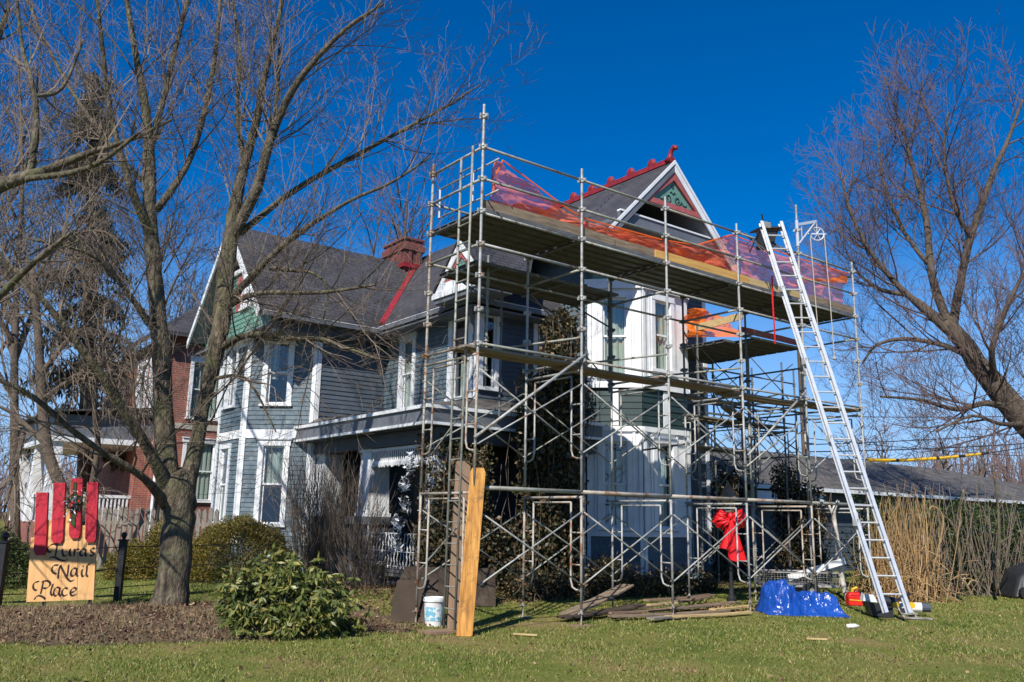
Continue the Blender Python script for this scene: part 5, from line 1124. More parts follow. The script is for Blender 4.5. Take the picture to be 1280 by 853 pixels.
# far wood (one mass)
mb=MB()
for k in range(1500):
    x=rnd.uniform(640,1340) if k%4 else rnd.uniform(-60,300);D=rnd.uniform(120,170);p=at(x,655,D);h=rnd.uniform(6,14)*(1.0 if x>1150 or x<300 else .55);e=p+Vector((rnd.gauss(0,1.6),0,h));mb.tube([p,p.lerp(e,.5)+Vector((rnd.gauss(0,.3),0,0)),e],[.16,.1,.045],3,False)
    for j in range(4):
        q=p.lerp(e,rnd.uniform(.35,.95));mb.tube([q,q+Vector((rnd.gauss(0,1.3),0,rnd.uniform(.8,2.4)))],[.06,.035],3,False)
o=mb.build('far_wood',M['purtwig'],None,uv=False);tag(o,'bare far-off wood along the horizon',kind='stuff',fr='w')
# ---------------------------------------------------------------- painted sign
SD=14.35
def S(x,y,d=0): p=at(x,y,SD);return Vector((p.x,p.y-d,p.z))
sg=thing('wood_sign','peach wooden sign with dark lettering and four red nail-shaped boards on top','sign',tuple(S(78,752)),'w')
for i,(xb0,xb1,xt0,xt1,yt) in enumerate(((34,57.5,40,60,672),(57.9,77,60.4,79.5,650),(77.4,97.2,79.9,99.5,637),(97.6,118,99.9,122,657))):
    mb=MB();yb=752.5-i*.8;mb.extr([S(xb0,yb),S(xb1,yb-.6),S(xt1,yt-.5),S(xt0,yt)],(0,-.03,0)) ;mb.build('board',M['signwood'],sg)
for i,(x0,x1,yt,yb,dx) in enumerate(((48.5,63,616,694,3.2),(70,84.5,604,679,3.2),(92,106,598.5,673,3),(112,125.5,603,678,3))):
    w_=x1-x0;pts=[(x0,yt),(x0-dx,yb-5),(x0-dx+2.6,yb),(x1-dx-2.6,yb),(x1-dx,yb-5),(x1,yt)]
    mb=MB();mb.extr([S(x,y,.032) for x,y in pts],(0,-.045,0));n_o=mb.build('nail_board',M['signred'],sg)
    mb=MB();mb.extr([S(x0-.25,yt,.030),S(x0-dx-.25,yb-6,.030),S(x0-dx+.25,yb-6,.030),S(x0+.25,yt,.030)],(0,-.046,0));mb.build('lit_edge',M['signwood'],n_o)  # peach strip puts the sunlit left side of the board into colour
for x in (50,108):
    mb=MB();mb.extr([S(x,775,-.05),S(x+3,775,-.05),S(x+5,640,-.05),S(x+2,640,-.05)],(0,.04,0));mb.build('stake',M['greywood'],sg)
def pen(paths,nib=15,ang=40,th=.004):
    mb=MB();a=R(ang);nx,nyv=math.cos(a)*nib/2,-math.sin(a)*nib/2
    for pth in paths:
        if len(pth)==1:
            x,y=pth[0];q=[(x-7,y),(x,y-8),(x+7,y),(x,y+8)];mb.extr([S(a_/6.09,650+b_/6.09,.031) for a_,b_ in reversed(q)],(0,-th,0));continue
        sp=spline([Vector((x,y,0)) for x,y in pth],6)
        for p,q in zip(sp,sp[1:]):
            d=Vector((q.x-p.x,q.y-p.y,0));
            if d.length<1e-6: continue
            nrm=Vector((-d.y,d.x,0)).normalized()*1.5
            A=Vector((nx,nyv,0));
            if A.dot(nrm)<0: nrm=-nrm
            A=A+nrm
            qd=[p-A,p+A,q+A,q-A];mb.quad(*[S(v.x/6.09,650+v.y/6.09,.0345) for v in qd])
    return mb
W1=[[(445,182),(438,220),(432,262),(425,280)],[(440,182),(398,188),(370,215),(375,240),(398,246)],[(372,300),(392,286),(425,284),(462,304),(500,312),(528,296)],
 [(482,222),(484,252),(494,274),(515,272),(535,250),(542,220)],[(542,220),(538,255),(548,276)],[(570,222),(576,232),(570,276)],[(573,246),(590,222),(608,228)],
 [(660,228),(638,220),(620,236),(618,262),(632,274),(652,262),(662,226)],[(662,226),(656,262),(668,276)],[(681,186)],[(728,222),(712,214),(698,226),(702,242),(722,254),(716,272),(692,270)]]
W2_=[[(468,346),(456,380),(450,445)],[(466,344),(490,390),(516,440),(545,466),(572,456)],[(530,340),(526,385),(518,432)],[(452,344),(418,346),(402,375),(412,400),(438,410)],
 [(592,372),(570,366),(552,384),(546,410),(560,428),(582,412),(594,372)],[(594,372),(588,410),(600,430)],[(634,376),(628,405),(636,430),(650,424)],[(640,352)],[(694,338),(672,342),(668,380),(664,415),(676,432)]]
W3=[[(338,472),(328,515),(318,562)],[(326,470),(362,462),(388,476),(384,502),(358,520),(336,516)],[(305,468),(272,476),(260,502),(268,528),(288,536)],[(270,606),(284,582),(312,576),(344,592),(352,604)],
 [(412,486),(400,520),(394,556),(406,576)],[(462,518),(440,512),(422,530),(416,560),(430,578),(452,562),(464,520)],[(464,520),(458,560),(470,580)],[(522,524),(502,516),(484,534),(480,560),(494,578),(520,568)],[(544,552),(574,544),(588,526),(572,514),(552,528),(542,554),(556,576),(588,566)]]
for wp,gr in ((W1,((0,3),(3,5),(5,7),(7,9),(9,10),(10,11))),(W2_,((0,4),(4,6),(6,8),(8,9))),(W3,((0,4),(4,5),(5,7),(7,8),(8,9)))):
    for a_,b_ in gr: pen(wp[a_:b_]).build('letter',M['ink'],sg)
wr_=thing('wreath_ornament','small silver and dark green wreath with red berries hung on the sign','ornament',tuple(S(97,640)),'w');c=S(97,628,.10)
C=[];
for k in range(420):
    a=rnd.random()*6.283;r=.10+rnd.gauss(0,.03);C.append((c.x+math.cos(a)*r,c.y+rnd.gauss(0,.03),c.z+math.sin(a)*r))
V,Fc=leaves(np.array(C),.06,.016);o=raw('greens',V,Fc,M['dkhedge'],tuple(wr_['org']));o.parent=wr_
C=np.array([(c.x+rnd.gauss(0,.09),c.y-.03+rnd.gauss(0,.03),c.z+rnd.gauss(0,.09)) for k in range(120)]);V,Fc=leaves(C,.07,.018);o=raw('silver_ribbon',V,Fc,M['alu'],tuple(wr_['org']));o.parent=wr_
mb=MB();
for k in range(5): mb.ball((c.x+rnd.gauss(0,.04),c.y-.07,c.z+rnd.gauss(-.01,.03)),.02,5)
mb.build('berries',M['redplastic'],wr_);mb=MB();e=S(95,655,.085);mb.extr([S(95,603,.085),S(99,603,.085),S(97.5,660,.085),S(91.5,655,.085)],(0,-.008,0));mb.build('ribbon_tail',M['dkhedge'],wr_)
# ---------------------------------------------------------------- fences
wf=thing('wire_fence','low black post and wire fence running behind the painted sign','fence',(-7.8,14,0),'w')
Pp=[Vector((-10.2,11.6,0)),Vector((-8.75,14.75,0)),Vector((-7.3,16.2,0)),Vector((-4.9,18.8,0))]
Pp=[Vector(at(3,700,14.1)),Vector(at(152,700,16.0)),Vector(at(30,700,20)),Vector(at(-150,700,12.6))]
for i,p in enumerate(Pp[:2]+Pp[3:]):
    p=Vector((p.x,p.y,0));mb=MB();h=1.10;mb.box(p.x-.055,p.x+.055,p.y-.055,p.y+.055,0,h);mb.box(p.x-.075,p.x+.075,p.y-.075,p.y+.075,h,h+.03)
    mb.lathe((p.x,p.y,h+.03),[(.03,0),(.03,.03),(.055,.06),(.055,.1),(.02,.13)],10);mb.build('post',M['black'],wf)
for z in (1.0,.62,.3):
    q=[Vector((p.x,p.y,z)) for p in (Pp[3],Pp[0],Pp[1])];q.append(q[2]+(q[2]-q[1]).normalized()*2.6);mb=MB();mb.tube([q[0],q[0].lerp(q[1],.5)-Vector((0,0,.02)),q[1],q[1].lerp(q[2],.5)-Vector((0,0,.03)),q[2],q[3]],.008,5);mb.build('wire',M['black'],wf)
pk=thing('picket_fence','grey weathered board fence between the brick house and the blue house','fence',tuple(at(195,700,22.5)),'w')
A0=at(118,700,23.5);A1=at(266,700,22);n=22
for k in range(n):
    p=A0.lerp(A1,k/(n-1));h=1.72+.05*rnd.random();dx=.052;mb=MB();dz=rnd.uniform(-.02,.02);y=p.y
    mb.extr([(p.x-dx,y,.05),(p.x+dx,y,.05),(p.x+dx,y,h-.07),(p.x+dx*.4,y,h),(p.x-dx*.4,y,h),(p.x-dx,y,h-.07)],(0,-.02,0));mb.build('picket',M['greywood'],pk)
for z in (.4,1.35):
    mb=MB();mb.bar((A0.x,A0.y+.03,z),(A1.x,A1.y+.03,z),.04,.09);mb.build('rail',M['greywood'],pk)
gl_=thing('garden_lamp','slim black garden lamp post in front of the grey board fence','lamp',tuple(at(192,700,21)),'w');p=at(192,700,21);mb=MB();mb.tube([(p.x,p.y,0),(p.x,p.y,1.95)],.03,8);mb.build('pole',M['black'],gl_);mb=MB();mb.lathe((p.x,p.y,1.9),[(.04,0),(.1,.05),(.12,.22),(.05,.3),(.02,.36)],8);mb.build('lamp_head',M['black'],gl_)
# ---------------------------------------------------------------- brick house
K=Vector(w2h(at(190,655,30)));ku,kv=K.x,K.y
bh=thing('brick_house','red brick house with white porch posts far behind the maple on the left','house',(ku,kv,0))
def wallq(parent,pl,z0,z1,holes,mt,name):
    mb=MB();zs=sorted({z0,z1,*[h[2] for h in holes],*[h[3] for h in holes]})
    for a,b in zip(zs,zs[1:]):
        m_=(a+b)/2;iv=[(0,pl.L)]
        for h in holes:
            if h[2]<m_<h[3]:
                nv=[]
                for p,q in iv:
                    if h[1]<=p or h[0]>=q: nv.append((p,q));continue
                    if h[0]>p: nv.append((p,h[0]))
                    if h[1]<q: nv.append((h[1],q))
                iv=nv
        for p,q in iv: mb.quad(pl(p,a),pl(q,a),pl(q,b),pl(p,b))
    return mb.build(name,M[mt],parent)
pf_=Plane((ku,kv),(ku+9,kv));pl_=Plane((ku,kv+9),(ku,kv))
w1=(.9,1.9,5.0,7.0);w2=(.9,1.9,2.1,4.1);w3=(3.6,4.5,5.0,7.0)
wallq(bh,pf_,0,7.9,[w1,w2,w3],'brick','wall');wallq(bh,pl_,0,7.9,[(5.4,6.3,5.1,7.1),(7.1,8.0,5.1,7.1)],'brick','wall')
for w_ in (w1,w2,w3): window(bh,pf_,*w_,cur='curtain',cas=.12)
window(bh,pl_,5.4,6.3,5.1,7.1,cur=None,cas=.2);window(bh,pl_,7.1,8.0,5.1,7.1,cur=None,cas=.2)
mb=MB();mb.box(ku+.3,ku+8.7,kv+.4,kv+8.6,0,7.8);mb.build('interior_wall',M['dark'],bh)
mb=MB();mb.box(ku-.05,ku+9,kv-.04,kv-.001,4.55,4.75);mb.build('stone_band',M['stone'],bh)
mb=MB();mb.slab([(ku-.5,kv-.5,7.9),(ku+9.5,kv-.5,7.9),(ku+6,kv+4.5,11.2),(ku+3.5,kv+4.5,11.2)],.15);mb.build('roof',M['roof'],bh)
mb=MB();mb.slab([(ku-.5,kv+9.5,7.9),(ku-.5,kv-.5,7.9),(ku+3.5,kv+4.5,11.2)],.15);mb.build('roof',M['roof'],bh)
mb=MB();mb.tube([(ku-.08,kv-.08,0),(ku-.08,kv-.08,7.8)],.06,6);mb.build('downspout',M['white'],bh)
px0,px1=ku-3.2,ku;py0,py1=kv+1.0,kv+8.5
mb=MB();mb.box(px0,px1,py0,py1,4.1,4.85);mb.build('porch_fascia',M['grey'],bh);mb=MB();mb.box(px0-.06,px1,py0-.06,py1,3.92,4.1);mb.build('porch_frieze',M['white'],bh)
mb=MB();mb.slab([(px0-.3,py0-.3,4.9),(px1,py0-.3,5.3),(px1,py1,5.3),(px0-.3,py1,4.9)],.05);mb.build('porch_roof',M['roof'],bh)
mb=MB();mb.box(px0,px1,py0,py1,0,1.25);mb.build('porch_base',M['brick'],bh)
for (u,v) in ((px0+.2,py0+.2),(px0+.2,py0+3.2),(px0+.2,py0+6.2)):
    mb=MB();mb.hexa([(u-.25,v-.25,1.25),(u+.25,v-.25,1.25),(u+.25,v+.25,1.25),(u-.25,v+.25,1.25)],[(u-.15,v-.15,3.95),(u+.15,v-.15,3.95),(u+.15,v+.15,3.95),(u-.15,v+.15,3.95)]);mb.build('porch_post',M['white'],bh)
mb=MB();mb.box(px1-.5,px1,py0-.05,py0+.45,0,3.95);mb.build('brick_pier',M['brick'],bh)
mb=MB();mb.box(px0+.1,px1-.5,py0+.1,py0+.18,2.1,2.2);mb.box(px0+.1,px0+.18,py0+.18,py1,2.1,2.2);rl=mb.build('porch_railing',M['white'],bh)
for k in range(20):
    mb=MB();u=px0+.2+k*(2.4/19);mb.box(u-.025,u+.025,py0+.12,py0+.16,1.3,2.1);mb.build('baluster',M['white'],rl)
for k in range(30):
    mb=MB();v=py0+.3+k*.22;mb.box(px0+.12,px0+.16,v-.025,v+.025,1.3,2.1);mb.build('baluster',M['white'],rl)
# ---------------------------------------------------------------- garage
ga=thing('garage','long low garage with a weathered grey shingle roof behind the hedge','garage',(16,5,0))
GV=5.2;gu0,gu1=13.2,36
for (p,q) in (((gu0,GV),(gu1,GV)),((gu0,GV+7),(gu0,GV)),((gu1,GV),(gu1,GV+7))):
    siding(ga,Plane(p,q),0,2.75,(),M['navy'],ex=.2)
mb=MB();mb.slab([(gu0-.4,GV-.45,2.72),(gu1+9,GV-.45,2.72),(32,GV+3.6,4.22),(gu0-.4,GV+3.6,4.22)],.12);mb.build('roof',M['garageroof'],ga)
mb=MB();mb.slab([(gu1+9,GV-.45,2.72),(gu1+9,GV+7.6,2.72),(32,GV+3.6,4.22)],.12);mb.build('roof',M['garageroof'],ga)
mb=MB();mb.slab([(gu0-.4,GV+3.6,4.22),(32,GV+3.6,4.22),(gu1+9,GV+7.6,2.72),(gu0-.4,GV+7.6,2.72)],.12);mb.build('roof',M['garageroof'],ga)
mb=MB();mb.bar((gu0-.4,GV-.5,2.66),(gu1+9,GV-.5,2.66),.1,.11);mb.build('gutter',M['white'],ga)
mb=MB();mb.extr([(gu0-.35,GV-.3,2.6),(gu0-.35,GV+7.4,2.6),(gu0-.35,GV+3.6,4.08)],(.06,0,0));mb.build('gable_end',M['white'],ga)
mb=MB();mb.box(gu0-.1,gu0+3.2,GV-.42,GV-.02,2.2,2.55);mb.build('soffit_board',M['white'],ga)
# side lean-to seen through the scaffolding
lt=thing('side_shed','low blue-grey shed with a white band seen through the right-hand scaffolding','shed',(11.2,6.4,0))
siding(lt,Plane((10.7,5.9),(13.1,5.9)),0,3.3,(),M['navy'],ex=.2);siding(lt,Plane((10.7,9),(10.7,5.9)),0,3.3,(),M['navy'],ex=.2);siding(lt,Plane((13.1,5.9),(13.1,9)),0,3.3,(),M['navy'],ex=.2)
mb=MB();mb.box(11.0,12.9,5.82,5.87,2.75,3.15);mb.build('white_band',M['white'],lt);mb=MB();mb.slab([(10.5,5.6,3.35),(13.3,5.6,3.35),(13.3,9.2,4.2),(10.5,9.2,4.2)],.1);mb.build('roof',M['garageroof'],lt)
# ---------------------------------------------------------------- utility pole and wires
up_=thing('utility_pole','brown wooden utility pole behind the scaffolding with wires running right','utility pole',tuple(at(1012,655,36)),'w');a=at(1011,655,36);a.z=0;b=Vector((a.x,a.y,9.2))
mb=MB();mb.tube([a,b],[.15,.12],10);mb.build('pole',M['bark2'],up_)
for i,(x0,y0,x1,y1,r) in enumerate(((1010,556,1400,530,.012),(1010,565,1400,545,.014),(1010,520,1400,515,.010),(1010,548,1400,575,.009),(1006,505,700,470,.009),(1006,512,700,478,.009))):
    p=at(x0,y0,36);q=at(x1,y1,44);mb=MB();mb.tube([p.lerp(q,t/12)-Vector((0,0,.5*4*(t/12)*(1-t/12)*.3)) for t in range(13)],r*1.7,4);mb.build('wire',M['wire'],up_)
mb=MB();mb.tube([at(1010,574,36.5),at(1085,575,38),at(1130,575.5,38.6),at(1185,572,39.2),at(1236,566.5,40),at(1420,538,44)],.025,5);mb.build('wire',M['wire'],up_)
ys=thing('wire_cover','yellow and black protective sleeve clipped on the overhead wire','wire cover',tuple(at(1085,575,38)),'w')
pts=[at(1085,575,38),at(1130,575.5,38.6),at(1185,572,39.2),at(1236,566.5,40)]
sp=spline(pts,14);cuts=[0,11,12,24,25,31,33,38,42]
for i,(k0,k1) in enumerate(zip(cuts,cuts[1:])):
    mb=MB();mb.tube(sp[k0:k1+1],.085-.03*i/8,7);mb.build('sleeve',M['yelplastic'] if i%2==0 else M['black'],ys)
# ---------------------------------------------------------------- porch-side objects
fl=thing('iron_railing','ornamental white iron railing standing on the porch step edge','railing',(2.0,5.7,.56))
PLC=(1.72,6.05)
mb=MB();mb.box(1.93,2.03,4.4,7.15,.50,.56);mb.build('ledge',M['grey'],fl)
mb=MB();mb.tube([(1.98,6.75,.56),(1.98,6.75,1.42)],.03,8);mb.build('post',M['white'],fl)
for z in (1.28,.92,.62):
    mb=MB();mb.tube([(1.98,6.8,z),(1.98,4.5,z)],.012,6);mb.build('rail',M['white'],fl)
for k in range(17):
    v=6.6-k*.125;mb=MB();mb.tube([(1.98,v+.02*math.sin(t*1.9+k),.58+t*.065) for t in range(12)],.013,5);mb.build('baluster',M['white'],fl)
pl2=thing('stone_planter','pale stone pedestal planter in the bed beside the porch step','planter',hz_(*PLC))
g_=ghz(*PLC);mb=MB();mb.lathe((PLC[0],PLC[1],g_),[(.16,0),(.15,.05),(.08,.1),(.1,.2),(.2,.34),(.27,.4),(.28,.46),(.24,.46),(.2,.4)],16);mb.build('bowl',M['stone'],pl2,smooth=False)
gd=thing('striped_garland','black and white ribbon garland hanging beside the porch corner','garland',(1.7,4.9,1.2));
for nm_,mt_,ph in (('white_ribbon','white',0),('black_ribbon','black',1)):
    C=[]
    for i in range(9):
        if i%2!=ph: continue
        t=i/8;c=Vector((1.75+.03*math.sin(i*2),4.72+t*.42,2.65-1.55*t))
        for q in range(60): C.append((c.x+rnd.gauss(0,.05),c.y+rnd.gauss(0,.05),c.z+rnd.gauss(0,.085)))
    V,Fc=leaves(np.array(C),.13,.05);o=raw(nm_,V,Fc,M[mt_],tuple(gd['org']));o.parent=gd
mb=MB();mb.tube([(1.9,4.6,3.1),(1.75,4.72,2.65)],.01,4);mb.build('cord',M['black'],gd)
for (p0,p1,p2,p3,lb) in (((-.35,1.68),(.30,1.32),.60,.35,'dark brown plywood sheet leaning by the left scaffold foot'),((.35,2.9),(2.2,2.35),.62,.25,'dark plywood sheet behind the white bucket')):
    mb=MB();a=Vector((p0[0],p0[1],.02+ghz(*p0)));b=Vector((p1[0],p1[1],.02+ghz(*p1)));o=Vector((.18,.28,p2));c_2=b+o+Vector((0,0,.02));d_2=a+o+(b-a)*.12
    mb.extr([a,b,c_2,d_2],(.012,.016,0));o_=mb.build('plywood_sheet',M['darkboard']);tag(o_,lb,'board')
bk=thing('plastic_bucket','white plastic bucket with a pale blue label beside the leaning planks','bucket',(.12,1.15,0));c=(.12,1.15,0)
mb=MB();mb.lathe(c,[(.125,0),(.15,.36),(.165,.36),(.165,.385),(.16,.42),(.15,.42),(.14,.37)],24);mb.build('body',M['whiteplastic'],bk)
mb=MB()
n=24
for j in range(n):
    a0=2*math.pi*j/n;a1=2*math.pi*(j+1)/n;r0,r1=.135,.1475
    mb.quad((c[0]+r0*math.cos(a0),c[1]+r0*math.sin(a0),.08),(c[0]+r0*math.cos(a1),c[1]+r0*math.sin(a1),.08),(c[0]+r1*math.cos(a1),c[1]+r1*math.sin(a1),.28),(c[0]+r1*math.cos(a0),c[1]+r1*math.sin(a0),.28))
mb.build('label_band',M['bucketlabel'],bk);mb=MB();mb.tube([(c[0]+.165*math.cos(t*math.pi/10),c[1]+.165*math.sin(t*math.pi/10),.38+.10*math.sin(t*math.pi/10)) for t in range(11)],.005,5);mb.build('handle',M['wire'],bk)
# ---------------------------------------------------------------- timber pile
bl=[((2.45,.75),(4.6,1.45),.03,.42,.3,'oldwood','long dark board propped on the timber pile, left end on the grass',.32),
((3.0,.25),(5.6,-.05),.03,.05,.2,'oldwood','bottom brown board of the pile, towards the camera',.05),
((3.2,.5),(6.2,.75),.05,.06,.25,'brownwood','grey-brown board across the middle of the timber pile',.1),
((4.0,.9),(6.9,1.5),.05,.12,.2,'oldwood','dark board at the back of the timber pile',.14),
((3.9,-.15),(5.9,-.32),.02,.03,.12,'newwood','pale yellow stick at the front of the timber pile',.02),
((4.4,.2),(6.6,.55),.1,.1,.2,'oldwood','brown board lying across the right end of the pile',.14),
((4.6,1.0),(6.6,1.1),.16,.2,.18,'brownwood','topmost brown board of the timber pile',.2),
((3.4,-.25),(4.1,-.1),.02,.03,.16,'greywood','short grey off-cut at the left front of the pile',.03),
((5.2,-.05),(6.7,.25),.06,.06,.14,'newwood','light board poking out at the right of the pile',.07),
((2.2,.55),(4.2,.75),.02,.14,.28,'darkboard','dark wide board under the propped long board',.06),
((4.0,.35),(4.9,.45),.16,.17,.1,'newwood','short pale batten on top of the timber pile',.17)]
for (p,q,z0,z1,w_,mt,lb,zz) in bl:
    wplank('timber_board',(p[0],p[1],z0+.02+.03),(q[0],q[1],z1+.03),w_,.03,lb,'board',mt,'boards of the timber pile')
for k in range(2): pass
mb=MB()
C=np.array([(5.9+rnd.gauss(0,.22),.35+rnd.gauss(0,.2),abs(rnd.gauss(0,.05))+.02) for k in range(500)]);V,Fc=leaves(C,.07,.03,flat=.5);o=raw('wood_shavings',V,Fc,M['reedstem']);tag(o,'small heap of pale shavings right of the timber pile','heap')
# ---------------------------------------------------------------- lamp post with bow
lp=thing('lamp_post','black garden lamp post with an antique lantern, behind the front scaffold poles','lamp',hz_(7.5,1.34));g_=ghz(7.5,1.34)
c=Vector((7.5,1.34,g_));mb=MB();mb.lathe(c,[(.10,0),(.10,.12),(.06,.16),(.045,.3),(.035,.5),(.035,1.75),(.06,1.8),(.03,1.84)],12);mb.build('pole',M['black'],lp)
mb=MB();mb.lathe(c,[(.10,1.84),(.11,1.87),(.07,1.88)],6);mb.build('lantern_base',M['tanware'],lp)
mb=MB();mb.lathe(c,[(.10,1.88),(.15,2.12)],6);mb.build('lantern_glass',M['glass'],lp)
for k in range(6):
    a=k*math.pi/3;mb=MB();mb.tube([c+Vector((.10*math.cos(a),.10*math.sin(a),1.88)),c+Vector((.15*math.cos(a),.15*math.sin(a),2.12))],.008,4);mb.build('lantern_bar',M['tanware'],lp)
mb=MB();mb.lathe(c,[(.185,2.11),(.18,2.15),(.13,2.24),(.11,2.32),(.06,2.38),(.02,2.40),(.03,2.43),(.008,2.5)],12);mb.build('lantern_roof',M['tanware'],lp)
bw=thing('red_bow','large red fabric bow tied on the lamp post','bow',tuple(c+Vector((-.1,-.1,.9))))
cc=c+Vector((-.08,-.09,1.76));Xb=Vector((.7927,-.6096,0));Zb=Vector((0,0,1));Yb=Vector((-.6096,-.7927,0))
for s in (-1,1):
    for layer in range(2):
        mb=MB();n=14;m_=22;V0=len(mb.v);R0=.37-.07*layer
        for i in range(n+1):
            t=i/n
            for j in range(m_+1):
                q=j/m_;an=(-1.15+1.75*q)*(1.0)+.1*layer
                rr=R0*t*(1-.25*abs(q-.45)*2)*(1+.06*math.sin(j*1.3+layer));puff=math.sin(math.pi*min(1,t*1.02))**.8*.12
                mb.v.append(cc+Xb*s*(rr*math.cos(an)+.01)+Zb*(rr*math.sin(an)*1.05)+Yb*(puff*(1-layer*1.2)+.022*math.sin(j*2.1+i*.35)*t+.012*math.sin(j*5+i)))
        for i in range(n):
            for j in range(m_):
                a=V0+i*(m_+1)+j;mb.f.append((a,a+1,a+m_+2,a+m_+1))
        mb.build('loop',M['bow'],bw,smooth=True)
for (dx,L,w_) in ((-.05,.62,.30),(.07,.86,.30)):
    mb=MB();n=10;m_=6;V0=len(mb.v)
    for i in range(n+1):
        t=i/n
        for j in range(m_+1):
            q=j/m_-.5;mb.v.append(cc+Xb*(dx*t*1.4+q*w_*(.35+.9*t))+Zb*(-.02-L*t-(.07*(.5-abs(q)) if i==n else 0))+Yb*(.06+.035*math.sin(j*1.9+t*3)))
    for i in range(n):
        for j in range(m_):
            a=V0+i*(m_+1)+j;mb.f.append((a,a+1,a+m_+2,a+m_+1))
    mb.build('tail',M['bow'],bw,smooth=True)
mb=MB();mb.ball(tuple(cc+Yb*.05),.065,6,(1,1,1.2));mb.build('knot',M['bow'],bw,smooth=True)
# ---------------------------------------------------------------- cart, board, tarp, can, rubbish
q=Vector(w2h(onground(1003,752)));g_=ghz(q.x,q.y)
ctt=thing('mesh_trailer','small grey wire-mesh garden trailer parked behind the blue tarp','trailer',(q.x,q.y,g_))
Xc=Vector((.7927,-.6096,0));Yc=Vector((.6096,.7927,0))
def cbox(mb,c,a,b,z0,z1): mb.hexa([c+Xc*x+Yc*y+Vector((0,0,z0)) for x,y in ((-a,-b),(a,-b),(a,b),(-a,b))],[c+Xc*x+Yc*y+Vector((0,0,z1)) for x,y in ((-a,-b),(a,-b),(a,b),(-a,b))])
c=Vector((q.x,q.y,g_))+Yc*.35;a,b=.80,.42
mb=MB();cbox(mb,c,a,b,.30,.34);mb.build('bed',M['galv'],ctt)
for (x0,y0,x1,y1) in ((-a,-b,a,-b),(-a,b,a,b),(-a,-b,-a,b),(a,-b,a,b)):
    p=c+Xc*x0+Yc*y0;r_=c+Xc*x1+Yc*y1;mb=MB();mb.tube([p+Vector((0,0,.60)),r_+Vector((0,0,.60))],.014,5);mb.tube([p+Vector((0,0,.34)),p+Vector((0,0,.6))],.014,5)
    nn=max(3,int((r_-p).length/.065))
    for k in range(1,nn): s_=p.lerp(r_,k/nn);mb.tube([s_+Vector((0,0,.34)),s_+Vector((0,0,.6))],.004,3)
    for z in (.42,.51): mb.tube([p+Vector((0,0,z)),r_+Vector((0,0,z))],.004,3)
    mb.build('mesh_side',M['galv'],ctt)
for x in (-.1,):
    for y in (-b-.06,b+.06):
        mb=MB();w0=c+Xc*(x+.25)+Yc*y+Vector((0,0,.2));mb.tube([w0-Yc*.05,w0+Yc*.05],.2,16);w_o=mb.build('wheel',M['black'],ctt);mb=MB();mb.tube([w0-Yc*.055,w0+Yc*.055],.09,10);mb.build('rim',M['galv'],w_o)
p=vplane(985,736,-.2) if False else c-Yc*.25-Xc*.25+Vector((0,0,.48));r_=c+Xc*1.02-Yc*.2+Vector((0,0,.86))
mb=MB();mb.bar(p,r_,.05,.13);tag(mb.build('white_board',M['whiteplastic']),'long white board lying slanted across the mesh trailer','board')
def onh(x,y): p=onground(x,y);return Vector(w2h(p))
tw=onground(1000,768)
V=[];n=150;m_=80
def vor(x,y,k):
    d,_p=mn.voronoi(Vector((x,y,k)));return min(1,(d[1]-d[0])*1.6)
for i in range(n+1):
    for j in range(m_+1):
        s=i/n;t=j/m_;x=-.72+1.46*s;y=-.55+1.0*t-.12*s
        env=math.sin(math.pi*t)**1.1*(.27*math.exp(-((s-.24)/.20)**4)+.15*math.exp(-((s-.60)/.20)**2)+.13*math.exp(-((s-.85)/.12)**2)+.05)*min(1,s*14,(1-s)*12)
        wx=s*4+.4*mn.noise(Vector((s*2,t*2,1)));wy=t*2+.4*mn.noise(Vector((s*2,t*2,5)))
        f1=1-vor(wx*.8+wy*.4,wy*1.2-wx*.3,3);f2=1-vor(wx*1.9-wy*.7,wy*2.4+wx*.5,8);f3=1-vor(wx*5,wy*5,2)
        g=min(1,env*5)
        z=max(.006,env*(.55+.75*f1)+(.06*f1+.085*f2+.022*f3)*(.2+g))
        if t<.12 or t>.88: z*=.5+.5*min(t,1-t)/.12
        V.append((tw.x+x+.05*mn.noise(Vector((s*6,t*6,3)))+.05*(f2-.5)*t,tw.y+.15+y+.10*mn.noise(Vector((s*5,2,3))),gz(tw.x,tw.y)+z))
Fc=[]
for i in range(n):
    for j in range(m_):
        a=i*(m_+1)+j;Fc.append((a,a+m_+1,a+m_+2,a+1))
o=raw('blue_tarp',V,Fc,M['blue'],tuple(tw));sm=o.modifiers.new('thick','SOLIDIFY');sm.thickness=.006;tag(o,'crumpled blue tarpaulin heaped on the lawn','tarp',fr='w')
q=onground(1069,757);cn=thing('fuel_can','red plastic fuel can with a yellow spout on the lawn','fuel can',tuple(q),'w');q.z=gz(q.x,q.y)
mb=MB();mb.hexa([(q.x-.16,q.y-.1,q.z),(q.x+.16,q.y-.1,q.z),(q.x+.16,q.y+.1,q.z),(q.x-.16,q.y+.1,q.z)],[(q.x-.165,q.y-.1,q.z+.2),(q.x+.165,q.y-.1,q.z+.2),(q.x+.165,q.y+.1,q.z+.2),(q.x-.165,q.y+.1,q.z+.2)]);mb.hexa([(q.x-.165,q.y-.1,q.z+.2),(q.x+.165,q.y-.1,q.z+.2),(q.x+.165,q.y+.1,q.z+.2),(q.x-.165,q.y+.1,q.z+.2)],[(q.x-.11,q.y-.07,q.z+.27),(q.x+.13,q.y-.07,q.z+.27),(q.x+.13,q.y+.07,q.z+.27),(q.x-.11,q.y+.07,q.z+.27)])
bd=mb.build('body',M['redplastic'],cn);bv=bd.modifiers.new('b','BEVEL');bv.width=.02;bv.segments=3
mb=MB();mb.bar((q.x-.15,q.y-.105,q.z+.12),(q.x+.15,q.y-.105,q.z+.10),.004,.02);mb.build('yellow_stripe',M['yelplastic'],bd)
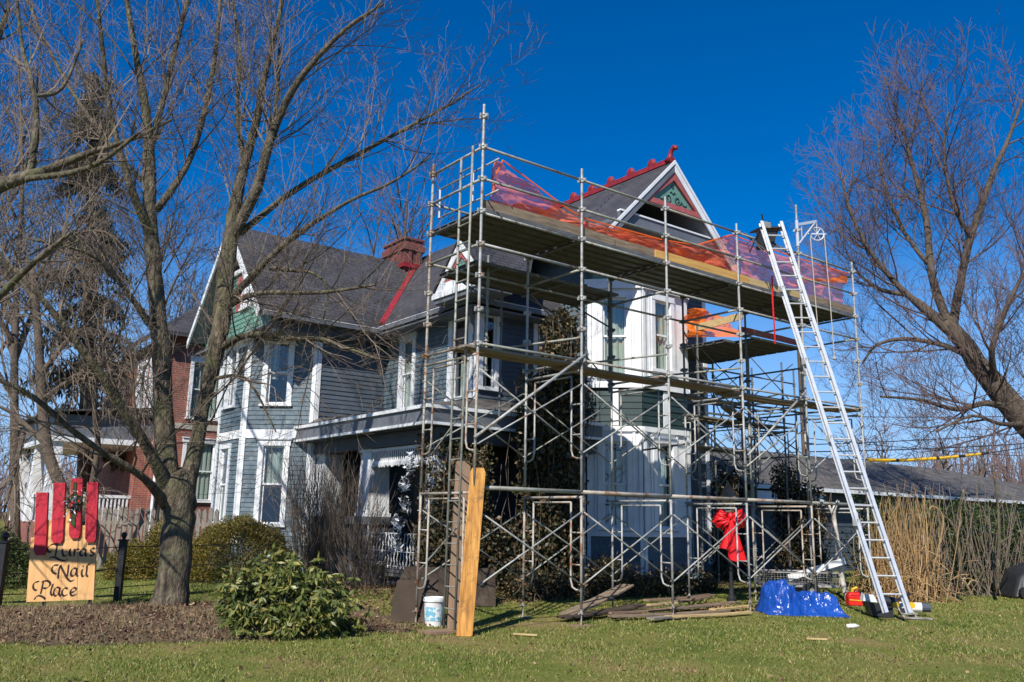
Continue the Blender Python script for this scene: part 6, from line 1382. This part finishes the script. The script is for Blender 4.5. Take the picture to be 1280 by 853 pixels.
mb=MB();mb.tube([(q.x-.04,q.y,q.z+.26),(q.x-.04,q.y,q.z+.32),(q.x+.06,q.y,q.z+.36)],.028,8);mb.build('spout',M['yelplastic'],cn)
mb=MB();mb.tube([(q.x+.02,q.y,q.z+.27),(q.x+.05,q.y,q.z+.31),(q.x+.11,q.y,q.z+.27)],.012,6);mb.build('handle',M['redplastic'],cn)
q=onground(1066,786);mb=MB();mb.tube([(q.x-.1,q.y,q.z+.035),(q.x-.09,q.y,q.z+.035),(q.x+.05,q.y+.02,q.z+.04),(q.x+.08,q.y+.02,q.z+.04),(q.x+.11,q.y+.02,q.z+.04)],[.012,.034,.036,.018,.016],10);tag(mb.build('plastic_bottle',M['whiteplastic'],smooth=True),'small clear-white bottle dropped on the lawn near the tarp','bottle',fr='w')
for (x0,y0,x1,y1,lb) in ((642,795,672,797,'pale stick lying on the lawn right of the leaning planks'),(1008,801,1034,802,'pale stick lying on the lawn below the blue tarp')):
    p=onground(x0,y0);r_=onground(x1,y1);mb=MB();mb.bar(p+Vector((0,0,.03)),r_+Vector((0,0,.03)),.05,.02);tag(mb.build('wood_scrap',M['newwood']),lb,'stick',fr='w')
q=onground(874,742);cn=thing('watering_can','small blue-green watering can in the shade by the bay window','watering can',tuple(q),'w');q.z=gz(q.x,q.y)
M['teal']=mat('blue_green_plastic',(.10,.20,.22),rough=.5,bump=0)
mb=MB();mb.lathe(q,[(.11,0),(.12,.1),(.10,.22),(.05,.26)],14);mb.build('body',M['teal'],cn);mb=MB();mb.tube([(q.x+.1,q.y,q.z+.06),(q.x+.24,q.y,q.z+.24)],[.02,.014],6);mb.build('spout',M['teal'],cn);mb=MB();mb.tube([(q.x-.1,q.y,q.z+.08),(q.x-.19,q.y,q.z+.2),(q.x-.04,q.y,q.z+.3),(q.x+.02,q.y,q.z+.25)],.01,5);mb.build('handle',M['teal'],cn)
q=onground(1285,748);cv=thing('covered_mower','dark covered garden machine at the right edge of the lawn','mower',tuple(q),'w');q.z=gz(q.x,q.y);V0=MB();V0.hexa([(q.x-.55,q.y-.4,q.z),(q.x+.9,q.y-.4,q.z),(q.x+.9,q.y+.5,q.z),(q.x-.55,q.y+.5,q.z)],[(q.x-.25,q.y-.25,q.z+.55),(q.x+.8,q.y-.3,q.z+1.0),(q.x+.8,q.y+.4,q.z+1.05),(q.x-.3,q.y+.4,q.z+.7)])
o=V0.build('cover',M['black'],cv);bv=o.modifiers.new('b','BEVEL');bv.width=.12;bv.segments=4
for x in (-.3,.6): 
    mb=MB();mb.tube([(q.x+x,q.y-.5,q.z+.14),(q.x+x,q.y-.38,q.z+.14)],.14,12);mb.build('wheel',M['black'],cv)
